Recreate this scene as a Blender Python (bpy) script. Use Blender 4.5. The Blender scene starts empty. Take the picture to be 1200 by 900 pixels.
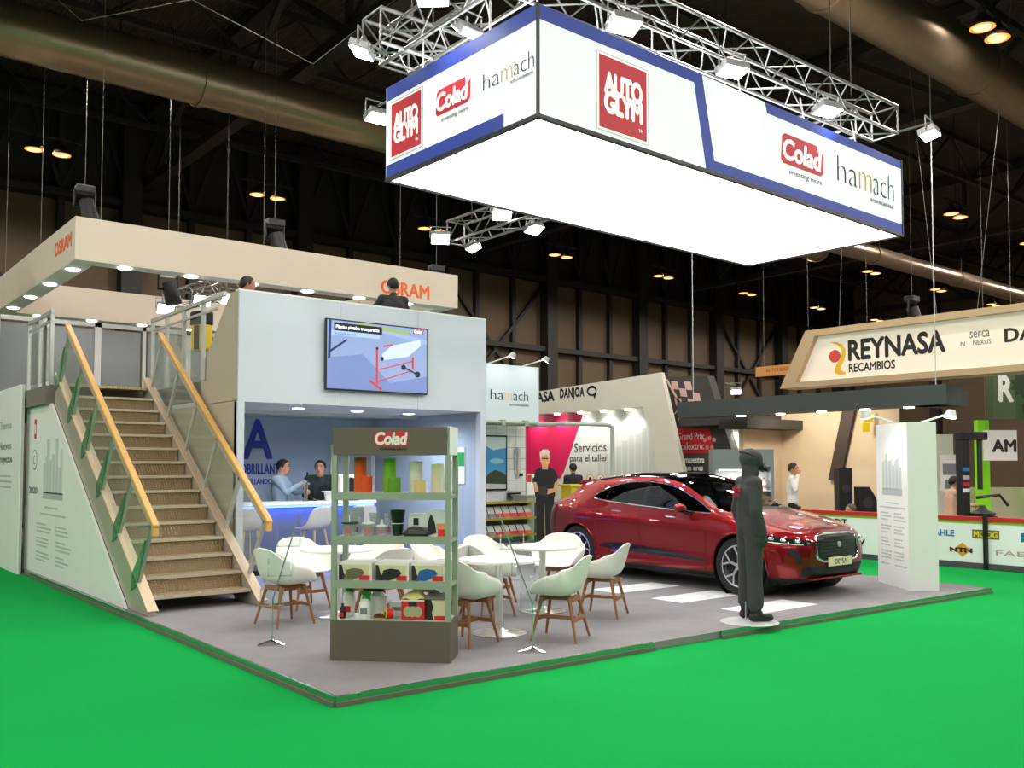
import bpy, bmesh, math, random
import numpy as np
from mathutils import Vector, Matrix
random.seed(7)
PI = math.pi
S = bpy.context.scene
COL = S.collection

# ------------------------------------------------------------------ camera
F_PX, PITCH, YAW = 1087.0, 2.5, 51.3          # focal length in pixels of a 1200 px wide frame
cam = bpy.data.cameras.new('camera'); camo = bpy.data.objects.new('camera', cam); COL.objects.link(camo)
cam.sensor_width = 36.0; cam.lens = 36.0 * F_PX / 1200.0
cam.shift_y = 47.5 / 1200.0
cam.clip_end = 300
camo.location = (-3.19, -5.99, 1.72)
camo.rotation_euler = (math.radians(90 + PITCH), 0, math.radians(YAW - 90))
S.camera = camo

# ------------------------------------------------------------------ world and exposure
w = bpy.data.worlds.new('hall_air'); S.world = w; w.use_nodes = True
w.node_tree.nodes['Background'].inputs[0].default_value = (1.0, 0.78, 0.58, 1)
w.node_tree.nodes['Background'].inputs[1].default_value = 0.06
S.view_settings.view_transform = 'Standard'; S.view_settings.look = 'None'
S.view_settings.gamma = 1.0; S.view_settings.use_curve_mapping = False
S.view_settings.exposure = 0.0

# light levels, watts
HALL_LAMP_W, FLOOD_W, DOWNLIGHT_W = 455.0, 85.0, 14.0

# ------------------------------------------------------------------ helpers
def lin(c):
    return c / 12.92 if c <= 0.04045 else ((c + 0.055) / 1.055) ** 2.4
def rgb(r, g, b):
    return (lin(r / 255), lin(g / 255), lin(b / 255), 1)
MATS = {}
def mat(name, col, rough=0.5, metal=0.0, noise=0.0, scale=8.0, bump=0.0, bscale=60.0, emit=0.0, ecol=None, coat=0.0, spec=None):
    if name in MATS: return MATS[name]
    m = bpy.data.materials.new(name); m.use_nodes = True; nt = m.node_tree
    b = nt.nodes['Principled BSDF']
    b.inputs['Base Color'].default_value = col
    b.inputs['Roughness'].default_value = rough
    b.inputs['Metallic'].default_value = metal
    if coat: b.inputs['Coat Weight'].default_value = coat; b.inputs['Coat Roughness'].default_value = 0.03
    if spec is not None: b.inputs['Specular IOR Level'].default_value = spec
    tc = nt.nodes.new('ShaderNodeTexCoord')
    if noise:
        n = nt.nodes.new('ShaderNodeTexNoise'); n.inputs['Scale'].default_value = scale; n.inputs['Detail'].default_value = 4
        nt.links.new(tc.outputs['Object'], n.inputs['Vector'])
        mx = nt.nodes.new('ShaderNodeMixRGB'); mx.blend_type = 'MIX'
        mx.inputs[1].default_value = [max(0, v * (1 - noise)) for v in col[:3]] + [1]
        mx.inputs[2].default_value = [min(1, v * (1 + noise)) for v in col[:3]] + [1]
        nt.links.new(n.outputs['Fac'], mx.inputs[0]); nt.links.new(mx.outputs[0], b.inputs['Base Color'])
    if bump:
        n2 = nt.nodes.new('ShaderNodeTexNoise'); n2.inputs['Scale'].default_value = bscale; n2.inputs['Detail'].default_value = 3
        nt.links.new(tc.outputs['Object'], n2.inputs['Vector'])
        bp = nt.nodes.new('ShaderNodeBump'); bp.inputs['Strength'].default_value = bump; bp.inputs['Distance'].default_value = 0.01
        nt.links.new(n2.outputs['Fac'], bp.inputs['Height']); nt.links.new(bp.outputs[0], b.inputs['Normal'])
    if emit:
        b.inputs['Emission Color'].default_value = ecol or col; b.inputs['Emission Strength'].default_value = emit
    MATS[name] = m
    return m
def glassmat(name, tint, gloss=0.08, rough=0.02, frac_opaque=0.0, body=(0.8, 0.8, 0.8, 1), ior=1.45):
    """thin sheet: tinted see-through layer, a little diffuse body, fresnel reflection"""
    if name in MATS: return MATS[name]
    m = bpy.data.materials.new(name); m.use_nodes = True; nt = m.node_tree; nt.nodes.clear()
    o = nt.nodes.new('ShaderNodeOutputMaterial'); t = nt.nodes.new('ShaderNodeBsdfTransparent'); t.inputs[0].default_value = tint
    d = nt.nodes.new('ShaderNodeBsdfDiffuse'); d.inputs[0].default_value = body
    g = nt.nodes.new('ShaderNodeBsdfGlossy'); g.inputs['Roughness'].default_value = rough
    lw = nt.nodes.new('ShaderNodeLayerWeight'); pw = nt.nodes.new('ShaderNodeMath'); pw.operation = 'POWER'; pw.inputs[1].default_value = 5.0; nt.links.new(lw.outputs['Facing'], pw.inputs[0])
    fr = nt.nodes.new('ShaderNodeMath'); fr.operation = 'MULTIPLY_ADD'; fr.inputs[1].default_value = 0.7; fr.inputs[2].default_value = ((ior - 1) / (ior + 1)) ** 2; nt.links.new(pw.outputs[0], fr.inputs[0])
    m1 = nt.nodes.new('ShaderNodeMixShader'); m1.inputs[0].default_value = frac_opaque
    nt.links.new(t.outputs[0], m1.inputs[1]); nt.links.new(d.outputs[0], m1.inputs[2])
    ad = nt.nodes.new('ShaderNodeMath'); ad.operation = 'ADD'; ad.use_clamp = True; ad.inputs[1].default_value = gloss
    nt.links.new(fr.outputs[0], ad.inputs[0])
    m2 = nt.nodes.new('ShaderNodeMixShader'); nt.links.new(ad.outputs[0], m2.inputs[0])
    nt.links.new(m1.outputs[0], m2.inputs[1]); nt.links.new(g.outputs[0], m2.inputs[2]); nt.links.new(m2.outputs[0], o.inputs[0])
    MATS[name] = m
    return m
def emat(name, col, strength):
    return mat(name, col, 0.6, emit=strength, ecol=col)

class MB:
    """collects simple solids; build() links them as one mesh object"""
    def __init__(s): s.v = []; s.f = []
    def add(s, vs, fs):
        o = len(s.v); s.v += [tuple(p) for p in vs]; s.f += [tuple(i + o for i in q) for q in fs]; return s
    def box(s, x0, x1, y0, y1, z0, z1):
        return s.add([(x0, y0, z0), (x1, y0, z0), (x1, y1, z0), (x0, y1, z0), (x0, y0, z1), (x1, y0, z1), (x1, y1, z1), (x0, y1, z1)],
                     [(3, 2, 1, 0), (4, 5, 6, 7), (0, 1, 5, 4), (1, 2, 6, 5), (2, 3, 7, 6), (3, 0, 4, 7)])
    def bar(s, p, q, a, b, up=(0, 0, 1)):
        """rectangular bar from p to q, a wide, b deep along up"""
        p = Vector(p); q = Vector(q); d = (q - p).normalized(); u = Vector(up)
        if abs(d.dot(u)) > 0.98: u = Vector((1, 0, 0))
        r = d.cross(u).normalized(); u = r.cross(d).normalized(); r = r * a / 2; u = u * b / 2
        vs = [p - r - u, p + r - u, p + r + u, p - r + u, q - r - u, q + r - u, q + r + u, q - r + u]
        return s.add(vs, [(0, 1, 2, 3), (7, 6, 5, 4), (0, 4, 5, 1), (1, 5, 6, 2), (2, 6, 7, 3), (3, 7, 4, 0)])
    def prism(s, poly, axis, a, b):
        """poly in the two other axes (xy for z, xz for y, yz for x), extruded from a to b"""
        def P(u, v, h): return {'z': (u, v, h), 'y': (u, h, v), 'x': (h, u, v)}[axis]
        n = len(poly); vs = [P(u, v, a) for u, v in poly] + [P(u, v, b) for u, v in poly]
        fs = [tuple(range(n))[::-1], tuple(range(n, 2 * n))] + [(i, (i + 1) % n, n + (i + 1) % n, n + i) for i in range(n)]
        return s.add(vs, fs)
    def cyl(s, p, q, r0, r1=None, n=12, caps=True):
        r1 = r0 if r1 is None else r1
        p = Vector(p); q = Vector(q); d = (q - p).normalized(); u = Vector((0, 0, 1)) if abs(d.z) < 0.95 else Vector((1, 0, 0))
        a = d.cross(u).normalized(); b = d.cross(a)
        vs = []
        for c, r in ((p, r0), (q, r1)):
            for i in range(n):
                t = 2 * PI * i / n; vs.append(c + (a * math.cos(t) + b * math.sin(t)) * r)
        fs = [(i, (i + 1) % n, n + (i + 1) % n, n + i) for i in range(n)]
        if caps: fs += [tuple(range(n))[::-1], tuple(range(n, 2 * n))]
        return s.add(vs, fs)
    def tube(s, pts, r, n=8, closed=False):
        pts = [Vector(p) for p in pts]; m = len(pts); vs = []; up = None
        for i, p in enumerate(pts):
            a = pts[i - 1] if (i > 0 or closed) else p; b = pts[(i + 1) % m] if (i < m - 1 or closed) else p
            d = (b - a).normalized()
            if up is None:
                up = Vector((0, 0, 1)) if abs(d.z) < 0.9 else Vector((1, 0, 0))
            x = d.cross(up)
            if x.length < 1e-4: x = d.cross(Vector((0.3, 1, 0.2)))
            x.normalize(); up = x.cross(d).normalized()
            rr = r[i] if isinstance(r, (list, tuple)) else r
            for k in range(n):
                t = 2 * PI * k / n; vs.append(p + (x * math.cos(t) + up * math.sin(t)) * rr)
        fs = []
        for i in range(m if closed else m - 1):
            j = (i + 1) % m
            fs += [(i * n + k, i * n + (k + 1) % n, j * n + (k + 1) % n, j * n + k) for k in range(n)]
        if not closed: fs += [tuple(range(n))[::-1], tuple(range((m - 1) * n, m * n))]
        return s.add(vs, fs)
    def lathe(s, prof, c=(0, 0, 0), n=24, axis='z', sx=1, sy=1, caps=True):
        """prof: (radius, height) pairs"""
        vs = []
        for r, h in prof:
            for k in range(n):
                t = 2 * PI * k / n; x = r * math.cos(t) * sx; y = r * math.sin(t) * sy
                p = {'z': (x, y, h), 'x': (h, x, y), 'y': (y, h, x)}[axis]
                vs.append((p[0] + c[0], p[1] + c[1], p[2] + c[2]))
        m = len(prof)
        fs = [(i * n + k, i * n + (k + 1) % n, (i + 1) * n + (k + 1) % n, (i + 1) * n + k) for i in range(m - 1) for k in range(n)]
        if caps: fs += [tuple(range(n))[::-1], tuple(range((m - 1) * n, m * n))]
        return s.add(vs, fs)
    def ball(s, c, r, nu=14, nv=8):
        rx, ry, rz = (r, r, r) if not isinstance(r, (tuple, list)) else r
        vs = [(c[0], c[1], c[2] - rz)]
        for j in range(1, nv):
            ph = -PI / 2 + PI * j / nv
            for i in range(nu):
                t = 2 * PI * i / nu; vs.append((c[0] + rx * math.cos(ph) * math.cos(t), c[1] + ry * math.cos(ph) * math.sin(t), c[2] + rz * math.sin(ph)))
        vs.append((c[0], c[1], c[2] + rz)); e = len(vs) - 1
        fs = [(0, 1 + (i + 1) % nu, 1 + i) for i in range(nu)]
        for j in range(nv - 2):
            fs += [(1 + j * nu + i, 1 + j * nu + (i + 1) % nu, 1 + (j + 1) * nu + (i + 1) % nu, 1 + (j + 1) * nu + i) for i in range(nu)]
        fs += [(1 + (nv - 2) * nu + i, 1 + (nv - 2) * nu + (i + 1) % nu, e) for i in range(nu)]
        return s.add(vs, fs)
    def grid(s, fn, nu, nv):
        vs = [fn(i / nu, j / nv) for i in range(nu + 1) for j in range(nv + 1)]
        fs = [(i * (nv + 1) + j, (i + 1) * (nv + 1) + j, (i + 1) * (nv + 1) + j + 1, i * (nv + 1) + j + 1) for i in range(nu) for j in range(nv)]
        return s.add(vs, fs)
    def xf(s, m):
        s.v = [tuple(m @ Vector(p)) for p in s.v]; return s
    def mesh(s, name):
        me = bpy.data.meshes.new(name); me.from_pydata(s.v, [], s.f); me.update(); return me
    def build(s, name, m, parent=None, smooth=False, bevel=0.0, loc=None, rz=None, angle=40):
        me = s.mesh(name)
        bm = bmesh.new(); bm.from_mesh(me); bmesh.ops.recalc_face_normals(bm, faces=bm.faces); bm.to_mesh(me); bm.free()
        return link(name, me, m, parent, smooth, bevel, loc, rz, angle)
def link(name, me, m, parent=None, smooth=False, bevel=0.0, loc=None, rz=None, angle=40):
    if m is not None and not len(me.materials): me.materials.append(m)
    if smooth:
        me.polygons.foreach_set('use_smooth', [True] * len(me.polygons))
        me.set_sharp_from_angle(angle=math.radians(angle))
    o = bpy.data.objects.new(name, me); COL.objects.link(o)
    if parent is not None: o.parent = parent
    if loc is not None: o.location = loc
    if rz is not None: o.rotation_euler = (0, 0, rz)
    if bevel:
        b = o.modifiers.new('edge', 'BEVEL'); b.width = bevel; b.segments = 2; b.limit_method = 'ANGLE'; b.harden_normals = False
    return o
def tag(o, label=None, cat=None, group=None, kind=None):
    if label: o['label'] = label
    if cat: o['category'] = cat
    if group: o['group'] = group
    if kind: o['kind'] = kind
    return o
def thing(name, label, cat, loc=(0, 0, 0), rz=0.0, group=None):
    o = bpy.data.objects.new(name, None); COL.objects.link(o); o.empty_display_size = 0.1
    o.location = loc; o.rotation_euler = (0, 0, rz)
    return tag(o, label, cat, group)
def struct(o, label=None):
    o['kind'] = 'structure'
    if label: o['label'] = label
    return o
def dup(root, loc, rz, label=None):
    r = root.copy(); COL.objects.link(r); r.location = loc; r.rotation_euler = (0, 0, rz)
    if label: r['label'] = label
    for ch in list(root.children):
        c = ch.copy(); COL.objects.link(c); c.parent = r
        for g in ch.children:
            d = g.copy(); COL.objects.link(d); d.parent = c
    return r

XP, XN, YP, YN, ZP = Vector((1, 0, 0)), Vector((-1, 0, 0)), Vector((0, 1, 0)), Vector((0, -1, 0)), Vector((0, 0, 1))
def lettering(s, m, w, h, loc, right, parent, up=ZP, bold=0.0, shear=0.0, depth=0.004, name='lettering', space=1.0):
    """words cut as thin solid letters, fitted to w x h metres, lower left corner at loc"""
    cu = bpy.data.curves.new('words', 'FONT'); cu.body = s; cu.size = 1.0; cu.offset = min(bold, 0.0); cu.shear = shear; cu.space_character = space; cu.space_line = 0.8
    cu.resolution_u = 3; cu.fill_mode = 'FRONT'
    o = bpy.data.objects.new('words', cu); COL.objects.link(o)
    me = bpy.data.meshes.new_from_object(o.evaluated_get(bpy.context.evaluated_depsgraph_get()))
    bpy.data.objects.remove(o); bpy.data.curves.remove(cu)
    n = len(me.vertices); co = np.zeros(n * 3); me.vertices.foreach_get('co', co); co = co.reshape(-1, 3)
    mn = co.min(0); mx = co.max(0); sc = ((w / (mx[0] - mn[0])), (h / (mx[1] - mn[1])))
    right = Vector(right).normalized(); up = Vector(up).normalized(); nrm = right.cross(up)
    fs = [tuple(p.vertices) for p in me.polygons]
    base = np.array(loc) + np.outer((co[:, 0] - mn[0]) * sc[0], np.array(right)) + np.outer((co[:, 1] - mn[1]) * sc[1], np.array(up))
    front = base + np.array(nrm) * depth
    edges = {}
    for q in fs:
        for i in range(len(q)):
            e = (q[i], q[(i + 1) % len(q)]); edges[e] = 1
    sides = [(a, b, b + n, a + n) for a, b in edges if (b, a) not in edges]
    me2 = bpy.data.meshes.new(name); vs_ = [tuple(p) for p in base] + [tuple(p) for p in front]; fq = [tuple(i + n for i in q) for q in fs] + sides
    if bold > 0:                              # heavier strokes: the same letters again, nudged
        bx_ = bold * sc[0]; by_ = bold * sc[1]; one = np.array(vs_); av = []; af = []
        for k_, (dx, dy) in enumerate(((-bx_, 0), (bx_, 0), (0, -by_), (0, by_), (-bx_ * 0.7, by_ * 0.7), (bx_ * 0.7, -by_ * 0.7))):
            av += (one + np.array(right) * dx + np.array(up) * dy + np.array(nrm) * 0.0002 * k_).tolist(); af += [tuple(i + k_ * len(vs_) for i in q) for q in fq]
        vs_, fq = av, af
    me2.from_pydata(vs_, [], fq)
    me2.update(); bpy.data.meshes.remove(me)
    return link(name, me2, m, parent)
def plate(name, poly, origin, right, m, parent, up=ZP, depth=0.003, lift=0.0):
    """flat printed shape: polygon in metres on a face, a few millimetres thick"""
    right = Vector(right).normalized(); up = Vector(up).normalized(); n = right.cross(up); o = Vector(origin) + n * lift
    k = len(poly); a = [o + right * x + up * y for x, y in poly]; b = [p + n * depth for p in a]
    mb = MB(); mb.add(a + b, [tuple(range(k))[::-1], tuple(range(k, 2 * k))] + [(i, (i + 1) % k, k + (i + 1) % k, k + i) for i in range(k)])
    return mb.build(name, m, parent)
def rect(x, y, w, h): return [(x, y), (x + w, y), (x + w, y + h), (x, y + h)]
def rrect(x, y, w, h, r, n=4):
    out = []
    for cx, cy, a0 in ((x + w - r, y + r, -90), (x + w - r, y + h - r, 0), (x + r, y + h - r, 90), (x + r, y + r, 180)):
        for i in range(n + 1):
            a = math.radians(a0 + 90 * i / n); out.append((cx + r * math.cos(a), cy + r * math.sin(a)))
    return out
def disc(cx, cy, r, n=20, ry=None):
    return [(cx + r * math.cos(2 * PI * i / n), cy + (ry or r) * math.sin(2 * PI * i / n)) for i in range(n)]
def textlines(name, m, origin, right, parent, rows, up=ZP, h=0.014):
    """small print too fine to read: one thin bar per line (x, y, width)"""
    right = Vector(right).normalized(); up = Vector(up).normalized(); n = right.cross(up); mb = MB()
    for x, y, wd in rows:
        t = x
        while t < x + wd - 0.01:
            l = min(random.uniform(0.03, 0.09), x + wd - t)
            p = Vector(origin) + right * t + up * y
            a = [p, p + right * l, p + right * l + up * h, p + up * h]
            mb.add(a + [q + n * 0.002 for q in a], [(3, 2, 1, 0), (4, 5, 6, 7), (0, 1, 5, 4), (1, 2, 6, 5), (2, 3, 7, 6), (3, 0, 4, 7)])
            t += l + 0.015
    return tag(mb.build(name, m, parent), kind='stuff')
def spot(name, loc, target, watts, size=0.1, angle=80, col=(1, 1, 1), parent=None, blend=0.6):
    l = bpy.data.lights.new(name, 'SPOT'); l.energy = watts; l.spot_size = math.radians(angle); l.spot_blend = blend
    l.shadow_soft_size = size; l.color = col
    o = bpy.data.objects.new(name, l); COL.objects.link(o); o.location = loc
    d = Vector(target) - Vector(loc); o.rotation_euler = d.to_track_quat('-Z', 'Y').to_euler()
    if parent is not None: o.parent = parent
    return o
def area(name, loc, target, watts, sx, sy, col=(1, 1, 1), parent=None):
    l = bpy.data.lights.new(name, 'AREA'); l.energy = watts; l.shape = 'RECTANGLE'; l.size = sx; l.size_y = sy; l.color = col
    o = bpy.data.objects.new(name, l); COL.objects.link(o); o.location = loc
    d = Vector(target) - Vector(loc); o.rotation_euler = d.to_track_quat('-Z', 'Y').to_euler()
    if parent is not None: o.parent = parent
    return o

# ------------------------------------------------------------------ palette
white = mat('white_paint', rgb(232, 234, 232), 0.55, noise=0.015, scale=3)
facade_m = mat('facade_laminate', rgb(200, 207, 218), 0.45, noise=0.02, scale=1.5)
plastic_white = mat('moulded_white_plastic', rgb(236, 236, 230), 0.38)
black = mat('black_plastic', rgb(16, 16, 18), 0.45)
dark_metal = mat('dark_painted_steel', rgb(32, 26, 22), 0.6, noise=0.2, scale=6)
alu = mat('brushed_aluminium', rgb(190, 190, 186), 0.32, 0.9, noise=0.05, scale=30)
alu_soft = mat('satin_aluminium', rgb(200, 202, 200), 0.42, 0.45, noise=0.04, scale=20)
cable_m = mat('steel_cable', rgb(120, 118, 112), 0.5, 0.2)
truss_m = mat('truss_aluminium', rgb(150, 150, 148), 0.35, 0.8, noise=0.08, scale=15)
chrome = mat('chrome', rgb(225, 225, 228), 0.08, 1.0)
wood = mat('oak', rgb(150, 104, 62), 0.5, noise=0.22, scale=18)
glass = glassmat('clear_glass', (0.96, 0.98, 0.97, 1), 0.0, 0.02, 0.07, rgb(200, 214, 206), ior=1.22)  # faint pale body imitates the light reflected by the panes
acrylic = glassmat('acrylic', (0.97, 0.985, 0.985, 1), 0.0, ior=1.22)
red = mat('print_red', rgb(206, 30, 44), 0.5)
blue = mat('print_blue', rgb(28, 66, 168), 0.5)
ink = mat('print_black', rgb(28, 28, 32), 0.6)
greyink = mat('print_grey', rgb(120, 126, 130), 0.6)
paleink = mat('print_pale_grey', rgb(176, 182, 184), 0.6)
orange = mat('print_orange', rgb(236, 100, 20), 0.5)
yellow = mat('yellow_laminate', rgb(238, 205, 20), 0.45)
hot = emat('lamp_face_white', (1, 0.98, 0.95, 1), 14.0)
warm = emat('lamp_face_warm', (1, 0.58, 0.20, 1), 3.0); warm_glow = emat('lamp_glow_warm', (1, 0.30, 0.04, 1), 1.6)  # second material paints the warm glow inside the reflector as a ring
# ------------------------------------------------------------------ the hall
SK = 0.035                                   # the hall stands about two degrees askew of the exhibition stand
carpet = mat('green_carpet', (0.008, 0.35, 0.068, 1), 0.95, noise=0.06, scale=0.6, bump=0.25, bscale=350, spec=0.04)
concrete = mat('hall_concrete', rgb(112, 104, 94), 0.75, noise=0.12, scale=0.5)
floor = struct(MB().box(-30, 60, -30, 40, -0.1, -0.006).build('floor', concrete), 'grey concrete floor of the hall beyond the carpeted aisles')
aisle = struct(MB().box(-7, 12.45, -9, 17, -0.006, 0.0).build('floor_carpet', carpet), 'bright green exhibition carpet around the stand')
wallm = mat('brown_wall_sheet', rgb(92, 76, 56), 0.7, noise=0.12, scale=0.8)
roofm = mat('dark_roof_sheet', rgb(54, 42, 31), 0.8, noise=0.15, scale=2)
def roofbump(m):
    nt = m.node_tree; tc = nt.nodes.new('ShaderNodeTexCoord'); wv = nt.nodes.new('ShaderNodeTexWave'); wv.inputs['Scale'].default_value = 3.0
    bp = nt.nodes.new('ShaderNodeBump'); bp.inputs['Strength'].default_value = 0.8; bp.inputs['Distance'].default_value = 0.05
    nt.links.new(tc.outputs['Object'], wv.inputs['Vector']); nt.links.new(wv.outputs['Fac'], bp.inputs['Height']); nt.links.new(bp.outputs[0], nt.nodes['Principled BSDF'].inputs['Normal'])
roofbump(roofm)
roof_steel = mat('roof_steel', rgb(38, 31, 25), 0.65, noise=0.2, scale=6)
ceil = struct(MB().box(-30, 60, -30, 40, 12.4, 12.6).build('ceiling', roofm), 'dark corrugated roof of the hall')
# back wall, its columns, rails and sheets
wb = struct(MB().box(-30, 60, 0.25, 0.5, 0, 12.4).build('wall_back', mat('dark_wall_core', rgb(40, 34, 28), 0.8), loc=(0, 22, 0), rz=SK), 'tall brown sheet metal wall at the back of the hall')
sheet = {}
xs = [-23.1 + 5.6 * i for i in range(15)]
for i, x in enumerate(xs):
    col_mb = MB().box(x - 0.28, x + 0.28, -0.35, 0.25, 0, 12.3)
    col_mb.build('column', dark_metal, wb)
    for k in range(3):
        x0 = x + (0.28 if k == 0 else 5.6 * k / 3 + 0.07); x1 = x + (5.6 * (k + 1) / 3 - (0.28 if k == 2 else 0.07))
        for z0, z1 in ((0.1, 3.3), (3.36, 6.35), (6.55, 9.2)):
            dz = random.uniform(-0.02, 0.02)
            MB().box(x0, x1, 0.10 + dz, 0.25, z0, z1).build('panel', wallm, wb)
        if k: MB().box(x + 5.6 * k / 3 - 0.09, x + 5.6 * k / 3 + 0.09, -0.1, 0.25, 0, 12.3).build('post', dark_metal, wb)
for z in (6.45, 9.35):
    MB().box(-28, 58, -0.25, 0.1, z - 0.1, z + 0.1).build('rail', dark_metal, wb)
MB().box(-28, 58, -0.25, 0.0, 12.0, 12.3).build('rail', dark_metal, wb)
for i, x in enumerate(xs):                     # lattice in the top bay, crossed braces below in one bay of three
    for k in range(3):
        a = x + 5.6 * k / 3; m = a + 5.6 / 6; b = a + 5.6 / 3
        MB().bar((a, -0.1, 9.4), (m, -0.1, 12.1), 0.1, 0.1).bar((m, -0.1, 12.1), (b, -0.1, 9.4), 0.1, 0.1).build('brace', dark_metal, wb)
    if i % 3 == 1:
        MB().bar((x, -0.05, 3.2), (x + 5.6, -0.05, 9.3), 0.12, 0.12).bar((x, -0.02, 9.3), (x + 5.6, -0.02, 3.2), 0.12, 0.12).build('brace', dark_metal, wb)
wr = struct(MB().box(46, 46.4, -30, 30, 0, 12.4).build('wall_right', wallm), 'far end wall of the hall')
for y in np.arange(-28, 22, 5.8):
    MB().box(45.6, 46, y, y + 0.5, 0, 12.4).build('column', dark_metal, wr)
# roof girders running across the hall: lattice beams
for gi, gx in enumerate((-7.2, 5.4, 18.0, 30.6, 43.0)):
    MB().box(gx - 0.16, gx + 0.16, -26, 22.5, 9.9, 10.15).box(gx - 0.16, gx + 0.16, -26, 22.5, 12.0, 12.3).build('girder_chord', roof_steel, ceil)
    mb = MB(); y = -25.0; k = 0
    while y < 21:
        mb.bar((gx, y, 10.1), (gx, y + 2.9, 12.1), 0.14, 0.14); mb.bar((gx, y + 2.9, 12.1), (gx, y + 5.8, 10.1), 0.14, 0.14); mb.bar((gx, y, 10.0), (gx, y, 12.1), 0.12, 0.12)
        y += 5.8
    mb.build('girder_lattice', roof_steel, ceil)
for yy in (-10.5, -4.7, 1.4, 7.0, 12.8, 18.8):           # purlin trusses the other way
    mb = MB().box(-28, 46, yy + 0.9, yy + 1.04, 10.9, 11.04).box(-28, 46, yy + 0.9, yy + 1.04, 12.1, 12.25)
    x = -26.0
    while x < 45:
        mb.bar((x, yy + 0.97, 11.0), (x + 1.4, yy + 0.97, 12.15), 0.06, 0.06); mb.bar((x + 1.4, yy + 0.97, 12.15), (x + 2.8, yy + 0.97, 11.0), 0.06, 0.06); x += 2.8
    mb.build('purlin', roof_steel, ceil)
for pts in ([(-1.2, 9.6, 9.95), (0.2, 8.3, 8.2), (2.0, 7.0, 8.7), (4.5, 6.2, 9.95)], [(-0.5, 9.0, 9.95), (3.2, 6.9, 7.9), (5.2, 6.0, 9.95)]):
    MB().tube(pts, 0.006, 5).build('cable', cable_m, ceil)
# round ventilation ducts
ductm = mat('galvanised_duct', rgb(146, 126, 104), 0.33, 0.8, noise=0.2, scale=5)
def duct(label, x0, x1, y, z, r):
    t = thing('air_duct', label, 'duct', (x0, y, z), SK * 0.6)
    L = x1 - x0; n = int(L / 5.6) + 1
    for i in range(n):
        a = L * i / n; b = L * (i + 1) / n
        MB().cyl((a, 0, 0), (b, 0, 0), r, n=24).build('duct_section', ductm, t, smooth=True)
        MB().cyl((b - 0.05, 0, 0), (b + 0.05, 0, 0), r + 0.03, n=24).build('flange', ductm, t, smooth=True)
        MB().cyl((a + 0.4, 0, r), (a + 0.4, 0, 12.4 - z), 0.012, n=6).build('hanger', dark_metal, t)
    return t
duct('thick galvanised duct crossing the upper left under the roof', -18, 24, 10.75, 9.0, 0.47)
duct('thick galvanised duct at upper right, above the end of the hanging light box', -6, 40, 1.55, 9.2, 0.48)
duct('thin round duct low in the far right distance', 17, 44, 8.6, 8.0, 0.26)
# twin warm pendant lamps in rows
def lampbuilder(label, loc, on=True):
    t = thing('twin_pendant_lamp', label, 'lamp', loc, SK, 'warm twin pendant lamps under the hall roof')
    MB().box(-0.75, 0.75, -0.03, 0.03, 0.34, 0.40).build('bar', dark_metal, t)
    MB().cyl((0, 0, 0.4), (0, 0, 12.4 - loc[2]), 0.012, n=6).build('hanger', dark_metal, t)
    for sx in (-0.3, 0.3):
        MB().lathe([(0.20, 0.0), (0.21, 0.02), (0.13, 0.16), (0.07, 0.22), (0.06, 0.36)], (sx, 0, 0), 16).build('reflector', dark_metal, t, smooth=True)
        MB().lathe([(0.135, -0.014), (0.15, 0.002)], (sx, 0, 0), 16).build('lens', warm, t); MB().lathe([(0.155, -0.008), (0.20, -0.004), (0.20, 0.002)], (sx, 0, 0), 16, caps=False).build('reflector_glow', warm_glow, t)
    l = bpy.data.lights.new('lamp_light', 'SPOT'); l.energy = HALL_LAMP_W; l.spot_size = math.radians(172); l.spot_blend = 0.25
    l.shadow_soft_size = 0.3; l.color = (1.0, 0.95, 0.87)
    o = bpy.data.objects.new('lamp_light', l); COL.objects.link(o); o.location = (0, 0, -0.06); o.parent = t
rows = [('row nearest the brown wall', 17.35), ('second row from the brown wall', 11.65), ('third row from the brown wall', 6.0), ('fourth row from the brown wall', 0.5), ('row over the green aisle', -5.2), ('row behind the green aisle', -10.9), ('seventh row from the brown wall', -16.6)]
for rn, y0 in rows:
    for i in range(13):
        x = -25.8 + 5.5 * i
        y = y0 + SK * x
        if -18 < y < 22: lampbuilder('warm twin lamp, %s of the %s' % (['first', 'second', 'third', 'fourth', 'fifth', 'sixth', 'seventh', 'eighth', 'ninth', 'tenth', 'eleventh', 'twelfth', 'thirteenth'][i], rn), (x, y, 9.0))
# ------------------------------------------------------------------ the stand platform
PZ = 0.07
greycarpet = mat('grey_stand_carpet', rgb(142, 139, 142), 0.92, noise=0.2, scale=2.6, bump=0.3, bscale=300, spec=0.15)
plat = struct(MB().prism([(0.03, 0.03), (3.28, 0.0), (9.68, -0.2), (9.72, 13.0), (0.03, 13.0)], 'z', 0.002, PZ).build('floor_platform', greycarpet), 'low grey carpeted platform of the exhibition stand')
edge_m = mat('polished_edge_profile', rgb(176, 180, 176), 0.22, 0.95, noise=0.05, scale=12)
def edge(n, p, q, h=0.078):
    d = Vector((q[0] - p[0], q[1] - p[1], 0)).normalized(); r = Vector((d.y, -d.x, 0)) * 0.012
    P = [(p[0] - r.x, p[1] - r.y), (q[0] - r.x, q[1] - r.y), (q[0] + r.x, q[1] + r.y), (p[0] + r.x, p[1] + r.y)]
    o = struct(MB().prism(P, 'z', 0.0, h).build('trim_%d' % n, edge_m), 'metal edge profile of the platform')
    Q = [(p[0] + r.x, p[1] + r.y), (q[0] + r.x, q[1] + r.y), (q[0] + 2.2 * r.x, q[1] + 2.2 * r.y), (p[0] + 2.2 * r.x, p[1] + 2.2 * r.y)]
    MB().prism(Q, 'z', 0.0, h * 0.45).build('foot_strip', mat('grey_foot_strip', rgb(120, 116, 104), 0.5, 0.3), o)
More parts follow.
